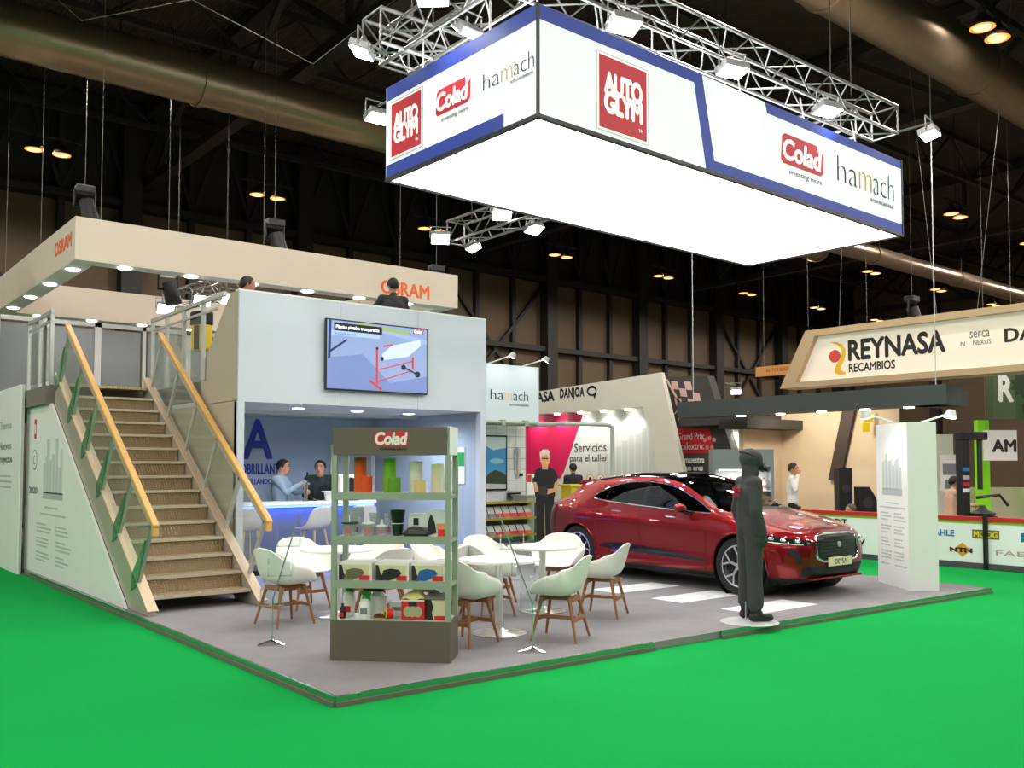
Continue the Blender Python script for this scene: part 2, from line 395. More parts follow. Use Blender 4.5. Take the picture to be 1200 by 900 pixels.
edge(1, (0, 10.4), (0, 0)); edge(2, (0, 0), (3.28, -0.02)); edge(3, (4.22, -0.05), (9.68, -0.22)); edge(4, (9.68, -0.22), (9.72, 6.0), 0.075)
stripe_m = mat('white_floor_vinyl', rgb(226, 228, 228), 0.6, noise=0.03, scale=5)
for y in (0.38, 1.46, 2.53, 3.6):
    MB().box(5.38, 6.56, y, y + 0.5, PZ, PZ + 0.003).build('stripe', stripe_m, plat)

# ------------------------------------------------------------------ the staircase
def checker(name, col):
    m = mat(name, col, 0.30, 0.55, noise=0.05, scale=14); nt = m.node_tree; tc = nt.nodes.new('ShaderNodeTexCoord'); h = None
    for a in (45, -45):
        mp = nt.nodes.new('ShaderNodeMapping'); mp.inputs['Rotation'].default_value = (math.radians(a), math.radians(a), math.radians(a)); mp.inputs['Scale'].default_value = (17, 17, 17)
        wv = nt.nodes.new('ShaderNodeTexWave'); wv.inputs['Scale'].default_value = 1.0
        nt.links.new(tc.outputs['Object'], mp.inputs[0]); nt.links.new(mp.outputs[0], wv.inputs['Vector'])
        if h is None: h = wv
        else:
            mm = nt.nodes.new('ShaderNodeMath'); mm.operation = 'MULTIPLY'; nt.links.new(h.outputs['Fac'], mm.inputs[0]); nt.links.new(wv.outputs['Fac'], mm.inputs[1])
            bp = nt.nodes.new('ShaderNodeBump'); bp.inputs['Strength'].default_value = 0.9; bp.inputs['Distance'].default_value = 0.012
            nt.links.new(mm.outputs[0], bp.inputs['Height']); nt.links.new(bp.outputs[0], nt.nodes['Principled BSDF'].inputs['Normal'])
    return m
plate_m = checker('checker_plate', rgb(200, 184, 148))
riser_shade_m = checker('checker_riser', rgb(164, 146, 114)); highlight_m = mat('stair_highlight', rgb(206, 196, 172), 0.3, 0.4, noise=0.1, scale=60)  # riser plate darkened to paint shade; pale edge strip paints the highlight
string_m = mat('stair_channel', rgb(188, 180, 168), 0.4, 0.35, noise=0.06, scale=10)
rail_wood = mat('handrail_beech', rgb(210, 166, 96), 0.42, noise=0.12, scale=10)
st = thing('staircase', 'open metal staircase with checker plate treads and glass balustrades beside the white facade', 'staircase', (0.72, 4.62, PZ))
ST = Vector((0.72, 4.62, PZ))
def L(x, y, z): return (x - ST.x, y - ST.y, z - ST.z)
RISE, GO = 0.19, 0.286
for i in range(14):
    z = 0.25 + RISE * i; y = 4.62 + GO * i
    a = L(0.17, y, z); b = L(1.33, y + 0.32, z)
    MB().box(a[0], b[0], a[1], b[1], a[2] - 0.035, a[2]).build('tread', plate_m, st, bevel=0.004)
    if i: MB().box(a[0], b[0], a[1] + 0.025, a[1] + 0.035, a[2] - RISE, a[2] - 0.03).build('riser', riser_shade_m, st)
    MB().box(a[0], b[0], a[1] - 0.008, a[1] + 0.03, a[2] - 0.03, a[2] + 0.004).build('tread_highlight', highlight_m, st)  # strip added along the tread edge as a painted highlight
a = L(0.17, 8.63, 2.91); b = L(1.33, 9.0, 2.91)
MB().box(a[0], b[0], a[1], b[1], a[2] - 0.04, a[2]).build('tread', plate_m, st)
SL = RISE / GO
for x0, x1 in ((0.08, 0.16), (1.34, 1.42)):
    zt = lambda y: 0.25 + SL * (y - 4.62) + 0.02
    poly = [(4.42, 0.075), (5.10, 0.075), (8.85, 2.60), (8.85, zt(8.85)), (4.42, zt(4.42))]
    MB().prism([(y - ST.y, z - ST.z) for y, z in poly], 'x', x0 - ST.x, x1 - ST.x).build('stringer', string_m, st)
    f0 = L(x0, 4.40, zt(4.40)); f1 = L(x0, 8.85, zt(8.85))
    MB().bar((f0[0] + 0.045, f0[1], f0[2]), (f1[0] + 0.045, f1[1], f1[2]), 0.12, 0.012).build('flange', mat('stair_flange', rgb(206, 184, 156), 0.4, 0.2, noise=0.06, scale=10), st)
nrm = Vector((0, -SL, 1)).normalized(); slope = Vector((0, 1, SL)).normalized()
fin_m = glassmat('green_glass_fin', (0.55, 0.80, 0.66, 1), 0.04, frac_opaque=0.5, body=rgb(96, 160, 122))
for side, xg in ((0, 0.10), (1, 1.40)):
    base = lambda t: Vector((xg, 4.85, 0.25 + SL * (4.85 - 4.62) - 0.02)) + slope * t - ST
    N, LEN = 6, 4.55
    for k in range(N):
        p = base(LEN * k / (N - 1)); q = p + nrm * 0.86
        MB().bar(p, q, 0.035, 0.05, slope).build('baluster', alu_soft if side else mat('green_tinted_steel', rgb(150, 172, 158), 0.3, 0.5), st)
        if not side:
            poly = [(v.y, v.z) for v in (p - slope * 0.03, p + slope * 0.09 - nrm * 0.17, p + slope * 0.17 + nrm * 0.02, p + slope * 0.10 + nrm * 0.28, p + nrm * 0.60 + slope * 0.02)]
            MB().prism(poly, 'x', p.x - 0.035, p.x - 0.02).build('glass_fin', fin_m, st)
    for k in range(N - 1):
        a = base(LEN * k / (N - 1)) + slope * 0.05; b = base(LEN * (k + 1) / (N - 1)) - slope * 0.05
        poly = [((v.y), (v.z)) for v in (a + nrm * 0.05, b + nrm * 0.05, b + nrm * 0.76, a + nrm * 0.76)]
        MB().prism(poly, 'x', a.x - 0.005, a.x + 0.005).build('glass_pane', glass, st)
    a = base(-0.02) + nrm * 0.80; b = base(LEN + 0.12) + nrm * 0.80
    MB().bar(a, b, 0.035, 0.03, nrm).build('under_rail', alu_soft, st)
    a = base(-0.12) + nrm * 0.875; b = base(LEN + 0.15) + nrm * 0.875
    MB().bar(a, b, 0.075, 0.06, nrm).build('handrail', rail_wood, st, bevel=0.012)
    MB().bar(a + Vector((0, 0.035, 0.02)), a + Vector((0, 0.035, -0.10)), 0.07, 0.06, YP).build('handrail_end', rail_wood, st, bevel=0.01)

# white printed panel under the stairs and the boarding beyond it
sp = tag(MB().prism([(5.12, PZ + 0.002), (10.45, PZ + 0.002), (10.45, 2.70), (8.92, 2.63)], 'x', 0.045, 0.075).build('stair_side_panel', mat('white_side_board', rgb(238, 240, 240), 0.4, noise=0.02, scale=1)), 'white panel with pale printed building picture filling the triangle under the staircase', 'panel')
MB().box(0.03, 0.07, 10.45, 10.56, PZ, 2.98).build('edge_post', alu_soft, sp)
O = (0.045, 10.4, 0.0)                     # on this face the reader's right is -Y
plate('red_mark', rect(0.42, 2.13, 0.14, 0.30), O, YN, red, sp)
plate('mark_window', rect(0.45, 2.2, 0.08, 0.15), O, YN, white, sp, lift=0.003)
plate('round_mark', disc(0.48, 1.80, 0.16, 24), O, YN, greyink, sp); plate('round_mark_centre', disc(0.48, 1.80, 0.135, 24), O, YN, mat('white_side_board', None), sp, lift=0.003)
lettering('C', greyink, 0.12, 0.14, (0.04, 9.98, 1.73), YN, sp)
lettering('2020', greyink, 0.55, 0.10, (0.044, 10.25, 1.28), YN, sp, bold=0.02)
random.seed(3)
for k in range(12):                         # grey engraving of tall buildings
    x = 1.1 + 0.097 * k; h = random.uniform(0.38, 0.70) if k not in (2, 3, 7, 8) else 0.8
    plate('printed_tower', rect(x, 1.30, 0.09, h), O, YN, mat('print_haze_grey', rgb(206, 212, 212), 0.6) if k % 2 else mat('print_light_grey', rgb(190, 198, 198), 0.6), sp)
plate('printed_street', rect(1.08, 1.22, 1.2, 0.1), O, YN, paleink, sp)
textlines('small_print', paleink, O, YN, sp, [(1.2, 1.08, 0.8), (0.95, 0.98, 1.5)] + [(c, 0.82 - 0.055 * r - (0.05 if r > 2 else 0) - (0.05 if r > 5 else 0), random.uniform(0.5, 0.95)) for r in range(9) for c in (0.7, 1.9)], h=0.026)
lb = tag(MB().box(-0.09, -0.05, 10.35, 16.0, 0.0, 3.0).build('white_boarding', mat('white_side_board', None)), 'plain white boarding with faint lines of print at the far left edge', 'panel')
MB().box(-0.07, -0.04, 10.30, 10.36, 0, 3.0).build('edge_profile', alu_soft, lb)
lettering('Traemos', paleink, 0.95, 0.13, (-0.092, 11.95, 2.32), YN, lb); lettering('Nuevos', greyink, 1.0, 0.13, (-0.092, 12.0, 1.98), YN, lb); lettering('Proyectos', greyink, 1.15, 0.15, (-0.092, 12.05, 1.73), YN, lb, bold=0.01)
textlines('small_print', paleink, (-0.09, 12.1, 0), YN, lb, [(0, 1.52, 1.1), (0.1, 1.43, 1.1), (0, 1.34, 1.15)], h=0.03)

# ------------------------------------------------------------------ two-storey stand building
beige = mat('beige_side_laminate', rgb(178, 168, 150), 0.5, noise=0.03, scale=1.5)
room_m = mat('blue_grey_room_paint', rgb(166, 180, 200), 0.55, noise=0.02, scale=2)
fx0, fx1 = 1.5, 5.5
fac = struct(MB().box(fx0 + 0.02, fx1, 0.04, 0.13, 2.54, 3.96).build('wall_facade', facade_m, loc=(0, 5.5, 0)), 'pale grey two storey front of the stand building')
for a, b in ((1.5, 2.97), (2.97, 4.24), (4.24, 5.5)):
    MB().box(a + 0.002, b - 0.002, 0.0, 0.04, 2.54, 3.98).build('panel', facade_m, fac)
MB().box(1.5, 1.59, 0.0, 0.12, PZ, 2.54).build('panel', facade_m, fac); MB().box(5.39, 5.5, 0.0, 0.12, PZ, 2.54).build('panel', facade_m, fac)
MB().box(1.5, 5.5, 0.0, 0.13, 3.98, 4.0).build('coping', white, fac)
ws = struct(MB().prism([(5.54, PZ), (9.0, PZ), (9.0, 2.55), (5.54, 2.55)], 'x', 1.50, 1.55).build('wall_left', beige), 'beige side wall of the stand building beside the stairs')
MB().prism([(5.545, 2.558), (6.8, 2.558), (6.8, 3.05), (5.80, 3.98), (5.545, 3.98)], 'x', 1.497, 1.55).build('panel', beige, ws)
wbk = struct(MB().box(1.55, 5.6, 8.85, 8.95, PZ, 2.54).build('wall_room_back', room_m), 'blue lit rear wall of the bar room')
for s, x, y, w_, h_, b in (('A', 2.97, 1.84, 0.50, 0.63, 0.025), ('OBRILLANT', 2.93, 1.57, 0.68, 0.17, 0.02), ('S BRILLANDO JU', 2.93, 1.37, 0.66, 0.12, 0.015)):
    lettering(s, mat('navy_letters', rgb(24, 52, 160), 0.5), w_, h_, (x, 8.848, y), XP, wbk, bold=b, depth=0.008)
wrr = struct(MB().box(5.45, 5.5, 5.62, 8.85, PZ, 2.54).build('wall_room_right', room_m), 'blue lit side wall of the bar room')
d1 = struct(MB().box(4.62, 5.4, 8.80, 8.85, PZ, 2.02).build('door_1', mat('door_grey', rgb(176, 184, 192), 0.5)), 'pale door with white frame at the back of the bar room')
MB().box(4.55, 4.62, 8.78, 8.85, PZ, 2.09).box(4.62, 5.44, 8.78, 8.85, 2.02, 2.09).box(5.37, 5.44, 8.78, 8.85, PZ, 2.09).build('door_frame', white, d1)
ceil2 = struct(MB().box(1.55, 5.5, 5.62, 8.95, 2.545, 2.62).build('ceiling_room', mat('room_ceiling', rgb(206, 212, 216), 0.5)), 'ceiling of the bar room with recessed downlights')
MB().box(1.55, 5.45, 7.35, 7.42, 2.50, 2.545).build('ceiling_joint', alu_soft, ceil2)
deck = struct(MB().prism([(1.55, 5.63), (5.5, 5.63), (5.5, 9.0), (8.0, 9.0), (8.0, 16.5), (-0.02, 16.5), (-0.02, 9.0), (1.55, 9.0)], 'z', 2.63, 2.90).build('floor_deck', mat('deck_board', rgb(120, 114, 106), 0.7, noise=0.1)), 'upper deck floor behind the facade')
for lab, x, y in (('left', 2.74, 6.33), ('middle', 3.76, 6.45), ('right', 4.76, 6.57)):
    t = thing('downlight', 'recessed round downlight, %s of three in the bar room ceiling' % lab, 'downlight', (x, y, 2.545), 0, 'downlights in the bar room')
    MB().lathe([(0.11, -0.012), (0.115, -0.002)], n=20).build('ring', white, t); MB().lathe([(0.085, -0.016), (0.085, -0.011)], n=20).build('lens', hot, t)
    spot('downlight_light', (0, 0, -0.03), (0, 0, -1), DOWNLIGHT_W * 7.0, 0.08, 168, (0.85, 0.92, 1), t)
# flat screen on the facade
tv = thing('wall_television', 'large flat television on the pale facade showing a red trestle with a roll', 'television', (3.53, 5.5, 2.75))
MB().box(-0.83, 0.83, -0.075, -0.035, 0, 0.98).build('casing', black, tv, bevel=0.006)
MB().box(-0.3, 0.3, -0.035, 0.0, 0.25, 0.75).build('wall_bracket', dark_metal, tv)
scr = MB().box(-0.81, 0.81, -0.079, -0.075, 0.02, 0.96).build('screen', emat('screen_blue', rgb(136, 154, 198), 0.5), tv)
SO = (-0.81, -0.079, 0.02)
def sc(name, poly, c, e=0.5, lift=0.0): plate(name, poly, SO, XP, emat('screen_%02x%02x%02x' % c, rgb(*c), e), scr, depth=0.001, lift=lift)
sc('picture_shape', [(0, 0), (1.62, 0), (1.62, 0.25), (1.0, 0.12), (0.55, 0.5), (0, 0.42)], (112, 130, 184))
sc('picture_shape', [(0.02, 0.86), (0.45, 0.94), (1.62, 0.78), (1.62, 0.72), (0.5, 0.88)], (150, 170, 226), lift=0.001)
sc('picture_shape', [(0.45, 0.94), (0.46, 0.89), (1.3, 0.83), (1.32, 0.88)], (150, 172, 90), lift=0.002)
sc('picture_shape', [(0.01, 0.40), (0.02, 0.94), (0.06, 0.94), (0.05, 0.42)], (24, 44, 96), lift=0.002)
sc('picture_shape', [(0.03, 0.52), (0.30, 0.70), (0.30, 0.67), (0.03, 0.48)], (24, 44, 96), lift=0.003)
sc('picture_roll', [(0.88, 0.44), (1.30, 0.52), (1.52, 0.70), (1.50, 0.78), (1.02, 0.66), (0.86, 0.52)], (196, 210, 240), lift=0.003)
for a, b, t_ in (((0.78, 0.10), (0.78, 0.62), 0.03), ((0.66, 0.14), (0.86, 0.02), 0.03), ((0.80, 0.30), (1.38, 0.46), 0.014), ((0.80, 0.13), (1.36, 0.32), 0.014), ((1.38, 0.34), (1.38, 0.52), 0.03), ((0.88, 0.64), (1.04, 0.67), 0.02)):
    dx, dy = b[0] - a[0], b[1] - a[1]; ln = math.hypot(dx, dy); ox, oy = -dy / ln * t_ / 2, dx / ln * t_ / 2
    sc('picture_trestle', [(a[0] + ox, a[1] + oy), (a[0] - ox, a[1] - oy), (b[0] - ox, b[1] - oy), (b[0] + ox, b[1] + oy)], (206, 52, 44), lift=0.004)
for x, y, r_ in ((1.22, 0.36, 0.04), (1.46, 0.27, 0.045), (0.86, 0.46, 0.03), (0.78, 0.60, 0.02)): sc('picture_wheel', disc(x, y, r_, 12), (18, 20, 48), lift=0.005)
sc('picture_axle', [(1.22, 0.37), (1.22, 0.35), (1.46, 0.26), (1.46, 0.28)], (18, 20, 48), lift=0.006)
sc('picture_banner', rect(0.10, 0.80, 0.76, 0.11), (16, 18, 34), lift=0.004); sc('picture_banner', rect(0.06, 0.735, 0.76, 0.065), (164, 190, 234), lift=0.003)
lettering('Plástico pintable transparente', emat('screen_white', (1, 1, 1, 1), 0.95), 0.68, 0.06, (SO[0] + 0.13, SO[1] - 0.005, SO[2] + 0.82), XP, scr, bold=0.02, depth=0.001)
lettering('Saca todo tu color', emat('screen_3050a0', rgb(48, 80, 160), 0.9), 0.36, 0.035, (SO[0] + 0.10, SO[1] - 0.004, SO[2] + 0.75), XP, scr, depth=0.001)
sc('picture_badge', [(1.38, 0.86), (1.55, 0.87), (1.57, 0.94), (1.40, 0.93)], (190, 30, 60), lift=0.003)
lettering('Colad', emat('screen_white', (1, 1, 1, 1), 0.95), 0.14, 0.05, (SO[0] + 1.40, SO[1] - 0.004, SO[2] + 0.875), XP, scr, bold=0.03, shear=0.2, depth=0.001)
# railings and glazed screen on the deck
rr = thing('deck_railing', 'aluminium railing with glass on the deck to the right of the stair top', 'railing', (1.46, 7.4, 2.9))
MB().bar((0, 1.45, 1.08), (0, -1.55, 1.08), 0.05, 0.05).bar((0, 1.45, 0.92), (0, -1.3, 0.92), 0.03, 0.03).build('top_rail', alu_soft, rr)
for y in (1.42, 0.75, 0.0, -0.75): MB().box(-0.025, 0.025, y - 0.025, y + 0.025, 0, 1.08).build('post', alu_soft, rr)
for y in (0.78, 0.03, -0.72): MB().box(-0.005, 0.005, y, y + 0.62, 0.06, 0.88).build('glass_pane', glass, rr)
rl = thing('deck_railing', 'short aluminium railing on the deck to the left of the stair top', 'railing', (0.02, 9.3, 2.9))
MB().bar((0, -0.5, 1.08), (0, 1.1, 1.08), 0.05, 0.05).bar((0, -0.5, 0.95), (0, 1.1, 0.95), 0.03, 0.03).build('top_rail', alu_soft, rl)
for y in (-0.45, 0.3, 1.08): MB().box(-0.025, 0.025, y - 0.03, y + 0.03, 0, 1.08).build('post', alu_soft, rl)
for y in (-0.40, 0.36): MB().box(-0.005, 0.005, y, y + 0.66, 0.06, 0.88).build('glass_pane', glass, rl)
smoked = glassmat('smoked_glass', (0.42, 0.44, 0.45, 1), 0.03, 0.15, 0.75, rgb(150, 154, 156))
gp = thing('glazed_partition', 'smoked glass partition with aluminium posts across the upper deck', 'partition', (2.6, 12.5, 2.9))
for k in range(8):
    x = -2.7 + 0.85 * k
    MB().box(x - (0.03 if k % 2 else 0.06), x + (0.03 if k % 2 else 0.06), -0.03, 0.03, 0, 1.5).build('post', alu_soft, gp)
    if k < 7: MB().box(x + 0.07, x + 0.78, -0.008, 0.008, 0.05, 1.38).build('pane', smoked, gp)
MB().box(-2.7, 3.3, -0.03, 0.03, 1.42, 1.5).build('head_rail', alu_soft, gp)
bag = thing('backpack', 'yellow and black backpack hanging on the deck railing', 'backpack', (1.62, 7.15, 3.35), 0.4)
MB().box(-0.09, 0.09, -0.14, 0.14, 0.0, 0.44).build('body', yellow, bag, bevel=0.04); MB().box(-0.10, 0.10, -0.15, 0.15, 0.36, 0.58).build('flap', black, bag, bevel=0.04)
MB().box(-0.105, 0.10, -0.05, 0.05, 0.02, 0.37).build('strap', black, bag, bevel=0.01)

# ------------------------------------------------------------------ orange lettered canopy over the deck
can_m = mat('canopy_cloth', rgb(214, 202, 184), 0.6, noise=0.02, scale=0.8)
cn = thing('hanging_canopy_frame', 'square hanging canopy frame of cream cloth with orange lettering and downlights underneath', 'canopy', (4.24, 13.1, 5.0))
x0, x1, y0, y1, tk, H_ = -3.72, 3.72, -3.36, 3.36, 0.36, 0.68
for a, b, c, d in ((x0, x1, y0, y0 + tk), (x0, x1, y1 - tk, y1), (x0, x0 + tk, y0 + tk, y1 - tk), (x1 - tk, x1, y0 + tk, y1 - tk)):
    MB().box(a, b, c, d, 0.0, H_).build('fascia', can_m, cn)
    MB().box(a + 0.005, b - 0.005, c + 0.005, d - 0.005, -0.012, 0.0).build('soffit', white, cn)
lettering('OSRAM', orange, 1.12, 0.26, (1.88, y0 - 0.001, 0.10), XP, cn, bold=0.03)
lettering('OSRAM', orange, 1.10, 0.22, (x0 - 0.001, -2.02, 0.25), YN, cn, bold=0.03)
def canlight(x, y):
    MB().lathe([(0.10, -0.03), (0.11, -0.013)], (x, y, 0), 14).build('downlight_lens', hot, cn)
    spot('canopy_light', (x, y, -0.05), (x, y, -2), DOWNLIGHT_W, 0.08, 140, (1, 0.95, 0.88), cn)
for x in np.arange(-2.9, 3.3, 1.1): canlight(x, y0 + 0.2); canlight(x, y1 - 0.2)
for y in np.arange(-2.5, 2.9, 1.62): canlight(x0 + 0.18, y)
for x in (-3.3, -0.5, 2.4): MB().cyl((x, y0 + 0.15, H_), (x, y0 + 0.15, 9.88 - 5.0), 0.005, n=5).build('cable', cable_m, cn)
for y in (-0.2, 3.1): MB().cyl((x0 + 0.15, y, H_), (x0 + 0.15, y, 9.88 - 5.0), 0.005, n=5).build('cable', cable_m, cn)
# ------------------------------------------------------------------ hanging light box
box_side = mat('lit_fabric_side', rgb(226, 232, 236), 0.6, emit=0.38, ecol=(0.93, 0.97, 1, 1))
box_under = emat('lit_fabric_underside', (1.0, 1.0, 0.99, 1), 3.2)
sg = thing('hanging_light_box', 'large white glowing light box with blue bands and red badges hanging over the stand', 'light box', (2.37, 0.56, 5.0), 0.031)
SX, SY, SZ = 7.03, 2.62, 1.08
MB().box(0, SX, 0, 0.04, 0.02, SZ).build('front_face', box_side, sg); MB().box(0, 0.04, 0.04, SY, 0.02, SZ).build('side_face', box_side, sg)
MB().box(0, SX, SY - 0.04, SY, 0.02, SZ).build('rear_face', box_side, sg); MB().box(SX - 0.04, SX, 0.04, SY - 0.04, 0.02, SZ).build('end_face', box_side, sg)
for k in range(4):
    MB().box(0.03 + 1.743 * k, 0.03 + 1.743 * k + 1.737, 0.03, SY - 0.03, 0.0, 0.012).build('underside_panel', box_under, sg)
fr = mat('sign_frame_black', rgb(40, 42, 46), 0.4, 0.4)
MB().box(-0.01, SX + 0.01, -0.012, 0.03, -0.015, 0.025).build('bottom_frame', fr, sg); MB().box(-0.012, 0.03, 0, SY, -0.015, 0.025).build('bottom_frame', fr, sg)
MB().box(SX - 0.03, SX + 0.012, 0, SY, -0.015, 0.025).build('bottom_frame', fr, sg); MB().box(0, SX, SY - 0.03, SY + 0.012, -0.015, 0.025).build('bottom_frame', fr, sg)
MB().box(-0.014, 0.012, -0.014, 0.012, -0.015, SZ + 0.01).build('corner_frame', fr, sg); MB().box(SX - 0.012, SX + 0.014, -0.014, 0.012, 0, SZ + 0.01).build('corner_frame', fr, sg)
lblue = mat('lit_blue', rgb(16, 56, 160), 0.5, emit=0.06, ecol=rgb(30, 80, 210)); lred = mat('lit_red', rgb(196, 26, 44), 0.5, emit=0.12, ecol=rgb(206, 30, 52))
lwhite = mat('lit_white', rgb(245, 245, 245), 0.5, emit=0.35, ecol=(1, 1, 1, 1)); link_ = mat('lit_ink', rgb(40, 40, 46), 0.6); lgold = mat('lit_gold', rgb(206, 160, 60), 0.6, emit=0.1, ecol=rgb(206, 160, 60))
FO = (0, 0, 0)
def front(n, poly, m, lift=0.0): return plate(n, poly, FO, XP, m, sg, lift=lift)
def left(n, poly, m, lift=0.0): return plate(n, [(x, y) for x, y in poly], (0, SY, 0), YN, m, sg, lift=lift)
# front: blue band, zigzag, lower band
front('blue_band', [(0.012, 0.94), (2.33, 0.955), (2.53, 0.03), (SX - 0.01, 0.03), (SX - 0.01, 0.16), (2.68, 0.15), (2.47, SZ + 0.004), (0.012, SZ + 0.004)], lblue)
front('blue_band', [(3.72, 0.955), (SX - 0.01, 0.965), (SX - 0.01, SZ), (3.68, SZ)], lblue)
def badge(fn, x, y, w_, h_, right, place):
    fn('badge_edge', rect(x - 0.035, y - 0.035, w_ + 0.07, h_ + 0.07), mat('badge_silver', rgb(200, 206, 210), 0.4, 0.3))
    fn('badge_edge', rect(x - 0.02, y - 0.02, w_ + 0.04, h_ + 0.04), lwhite, 0.002)
    fn('badge', rect(x, y, w_, h_), lred, 0.004)
    lettering('AUTO', lwhite, w_ * 0.78, h_ * 0.28, place(x + w_ * 0.11, y + h_ * 0.50, 0.007), right, sg, bold=0.05, space=0.95)
    lettering('GLYM', lwhite, w_ * 0.78, h_ * 0.28, place(x + w_ * 0.11, y + h_ * 0.235, 0.007), right, sg, bold=0.05, space=0.95)
    lettering('TM', lwhite, w_ * 0.09, h_ * 0.045, place(x + w_ * 0.82, y + h_ * 0.10, 0.007), right, sg)
pf = lambda x, y, l: (x, -l, y)
pl = lambda x, y, l: (-l, SY - x, y)
badge(front, 0.82, 0.10, 0.71, 0.74, XP, pf)
badge(left, 0.12, 0.24, 0.59, 0.61, YN, pl)
def paint_logo(fn, x, y, w_, h_, right, place, tail=True):
    fn('logo_block', [(x, y + h_ * 0.12), (x + w_ * 0.05, y), (x + w_ * 0.93, y), (x + w_, y + h_ * 0.1), (x + w_ * 1.02, y + h_ * 0.86), (x + w_ * 0.9, y + h_ * 0.62), (x + w_ * 0.86, y + h_), (x + w_ * 0.10, y + h_), (x + w_ * 0.03, y + h_ * 0.9)], lred)
    lettering('Colad', lwhite, w_ * 0.90, h_ * 0.66, place(x + w_ * 0.045, y + h_ * 0.16, 0.005), right, sg, bold=0.03, shear=0.12, space=0.97)
    lettering('inventing more', greyink, w_ * 0.78, h_ * 0.20, place(x + w_ * 0.18, y - h_ * 0.34, 0.003), right, sg, shear=0.2)
paint_logo(front, 4.0, 0.42, 0.95, 0.38, XP, pf)
paint_logo(left, 0.98, 0.46, 0.60, 0.28, YN, pl)
def thin_word(x, y, w_, h_, right, place):
    lettering('ha', link_, w_ * 0.34, h_, place(x, y, 0.003), right, sg, bold=-0.02)
    lettering('m', lgold, w_ * 0.22, h_ * 0.72, place(x + w_ * 0.37, y, 0.003), right, sg, bold=-0.02)
    lettering('ach', link_, w_ * 0.38, h_, place(x + w_ * 0.62, y, 0.003), right, sg, bold=-0.02)
    lettering('DUTCH ENGINEERING', greyink, w_ * 0.44, h_ * 0.14, place(x + w_ * 0.55, y - h_ * 0.34, 0.003), right, sg)
thin_word(5.29, 0.45, 1.50, 0.34, XP, pf)
thin_word(1.80, 0.49, 0.77, 0.17, YN, pl)
left('blue_band', [(0.01, SZ - 0.16), (SY - 0.02, SZ - 0.15), (SY - 0.02, SZ + 0.003), (0.01, SZ + 0.003)], lblue)
left('blue_band', [(0.01, 0.03), (2.12, 0.03), (2.12, 0.17), (0.01, 0.17)], lblue)
for x in (1.2, 2.4, 3.6, 5.0, 6.3): MB().cyl((x, 0.25, SZ - 0.05), (x, 0.35, SZ + 0.50), 0.012, n=6).build('hook_chain', alu_soft, sg)
for y in (0.9, 2.1): MB().cyl((0.15, y, SZ - 0.05), (0.15, y, SZ + 0.50), 0.012, n=6).build('hook_chain', alu_soft, sg)
for x in (0.02, 6.78):
    for y in (0.02, SY - 0.02): pass

# ------------------------------------------------------------------ lighting trusses
def truss(label, p, q, s=0.40, step=0.42, group=None):
    """square box truss: four chords, ladder braces on each face"""
    p = Vector(p); q = Vector(q); d = q - p; Ln = d.length; d.normalize(); r = d.cross(ZP).normalized()
    t = thing('box_truss', label, 'truss', p)
    cs = [r * a * s / 2 + ZP * b * s / 2 for a, b in ((-1, -1), (1, -1), (1, 1), (-1, 1))]
    for c in cs: MB().cyl(c, c + d * Ln, 0.024, n=8).build('chord', truss_m, t, smooth=True)
    n = max(2, int(round(Ln / step)))
    for f in range(4):
        a, b = cs[f], cs[(f + 1) % 4]; mb = MB()
        for k in range(n):
            u, v = (a, b) if k % 2 == 0 else (b, a)
            mb.cyl(u + d * (Ln * k / n), v + d * (Ln * (k + 1) / n), 0.011, n=5)
        mb.cyl(a, b, 0.014, n=5); mb.cyl(a + d * Ln, b + d * Ln, 0.014, n=5)
        mb.build('brace', truss_m, t)
    for fr_ in (0.12, 0.88):
        MB().cyl(d * Ln * fr_ + ZP * s / 2, d * Ln * fr_ + ZP * (9.88 - p.z), 0.012, n=6).build('chain', dark_metal, t)
    return t
truss('long aluminium box truss above the front of the hanging light box', (2.1, 1.05, 6.72), (9.45, 1.05, 6.72))
truss('short aluminium box truss above the badge side of the hanging light box', (2.62, 3.55, 6.72), (2.62, 0.2, 6.72))
truss('aluminium box truss over the right end of the hanging light box', (8.9, 3.6, 6.72), (8.9, 1.3, 6.72))
truss('aluminium box truss over the rear edge of the hanging light box', (2.1, 3.2, 6.72), (9.2, 3.2, 6.72))
truss('aluminium box truss with floodlights behind the light box, above the second storey', (6.75, 8.1, 6.05), (6.75, 3.9, 6.05))
truss('small box truss with lamps inside the cream canopy', (3.35, 13.7, 5.15), (3.62, 10.9, 5.15), 0.34)
# floodlights
housing = mat('flood_housing', rgb(150, 152, 152), 0.4, 0.5)
def flood(label, loc, target, watts=FLOOD_W, size=0.17, clamp=None):
    loc = Vector(loc); d = (Vector(target) - loc).normalized(); r = d.cross(ZP)
    r = r.normalized() if r.length > 0.01 else XP; u = r.cross(d)
    t = thing('floodlight', label, 'floodlight', loc)
    M4 = Matrix((r, u, -d)).transposed().to_4x4()
    MB().prism([(-size, -size * 0.7), (size, -size * 0.7), (size, size * 0.7), (-size, size * 0.7)], 'z', 0.0, 0.09).xf(M4).build('housing', housing, t, bevel=0.01)
    MB().box(-size * 0.92, size * 0.92, -size * 0.62, size * 0.62, -0.012, 0.0).xf(M4).build('lens', hot, t)
    a = r * (size + 0.02)
    MB().tube([-d * 0.04 + a, -d * 0.04 + a + ZP * 0.2, -d * 0.04 - a + ZP * 0.2, -d * 0.04 - a], 0.01, 6).build('yoke', housing, t)
    if clamp: MB().cyl(ZP * 0.18, Vector(clamp) - loc, 0.018, n=8).build('clamp_arm', truss_m, t)
    spot('flood_light', d * 0.03, d * 2, watts, size, 120, (1, 0.99, 0.97), t)
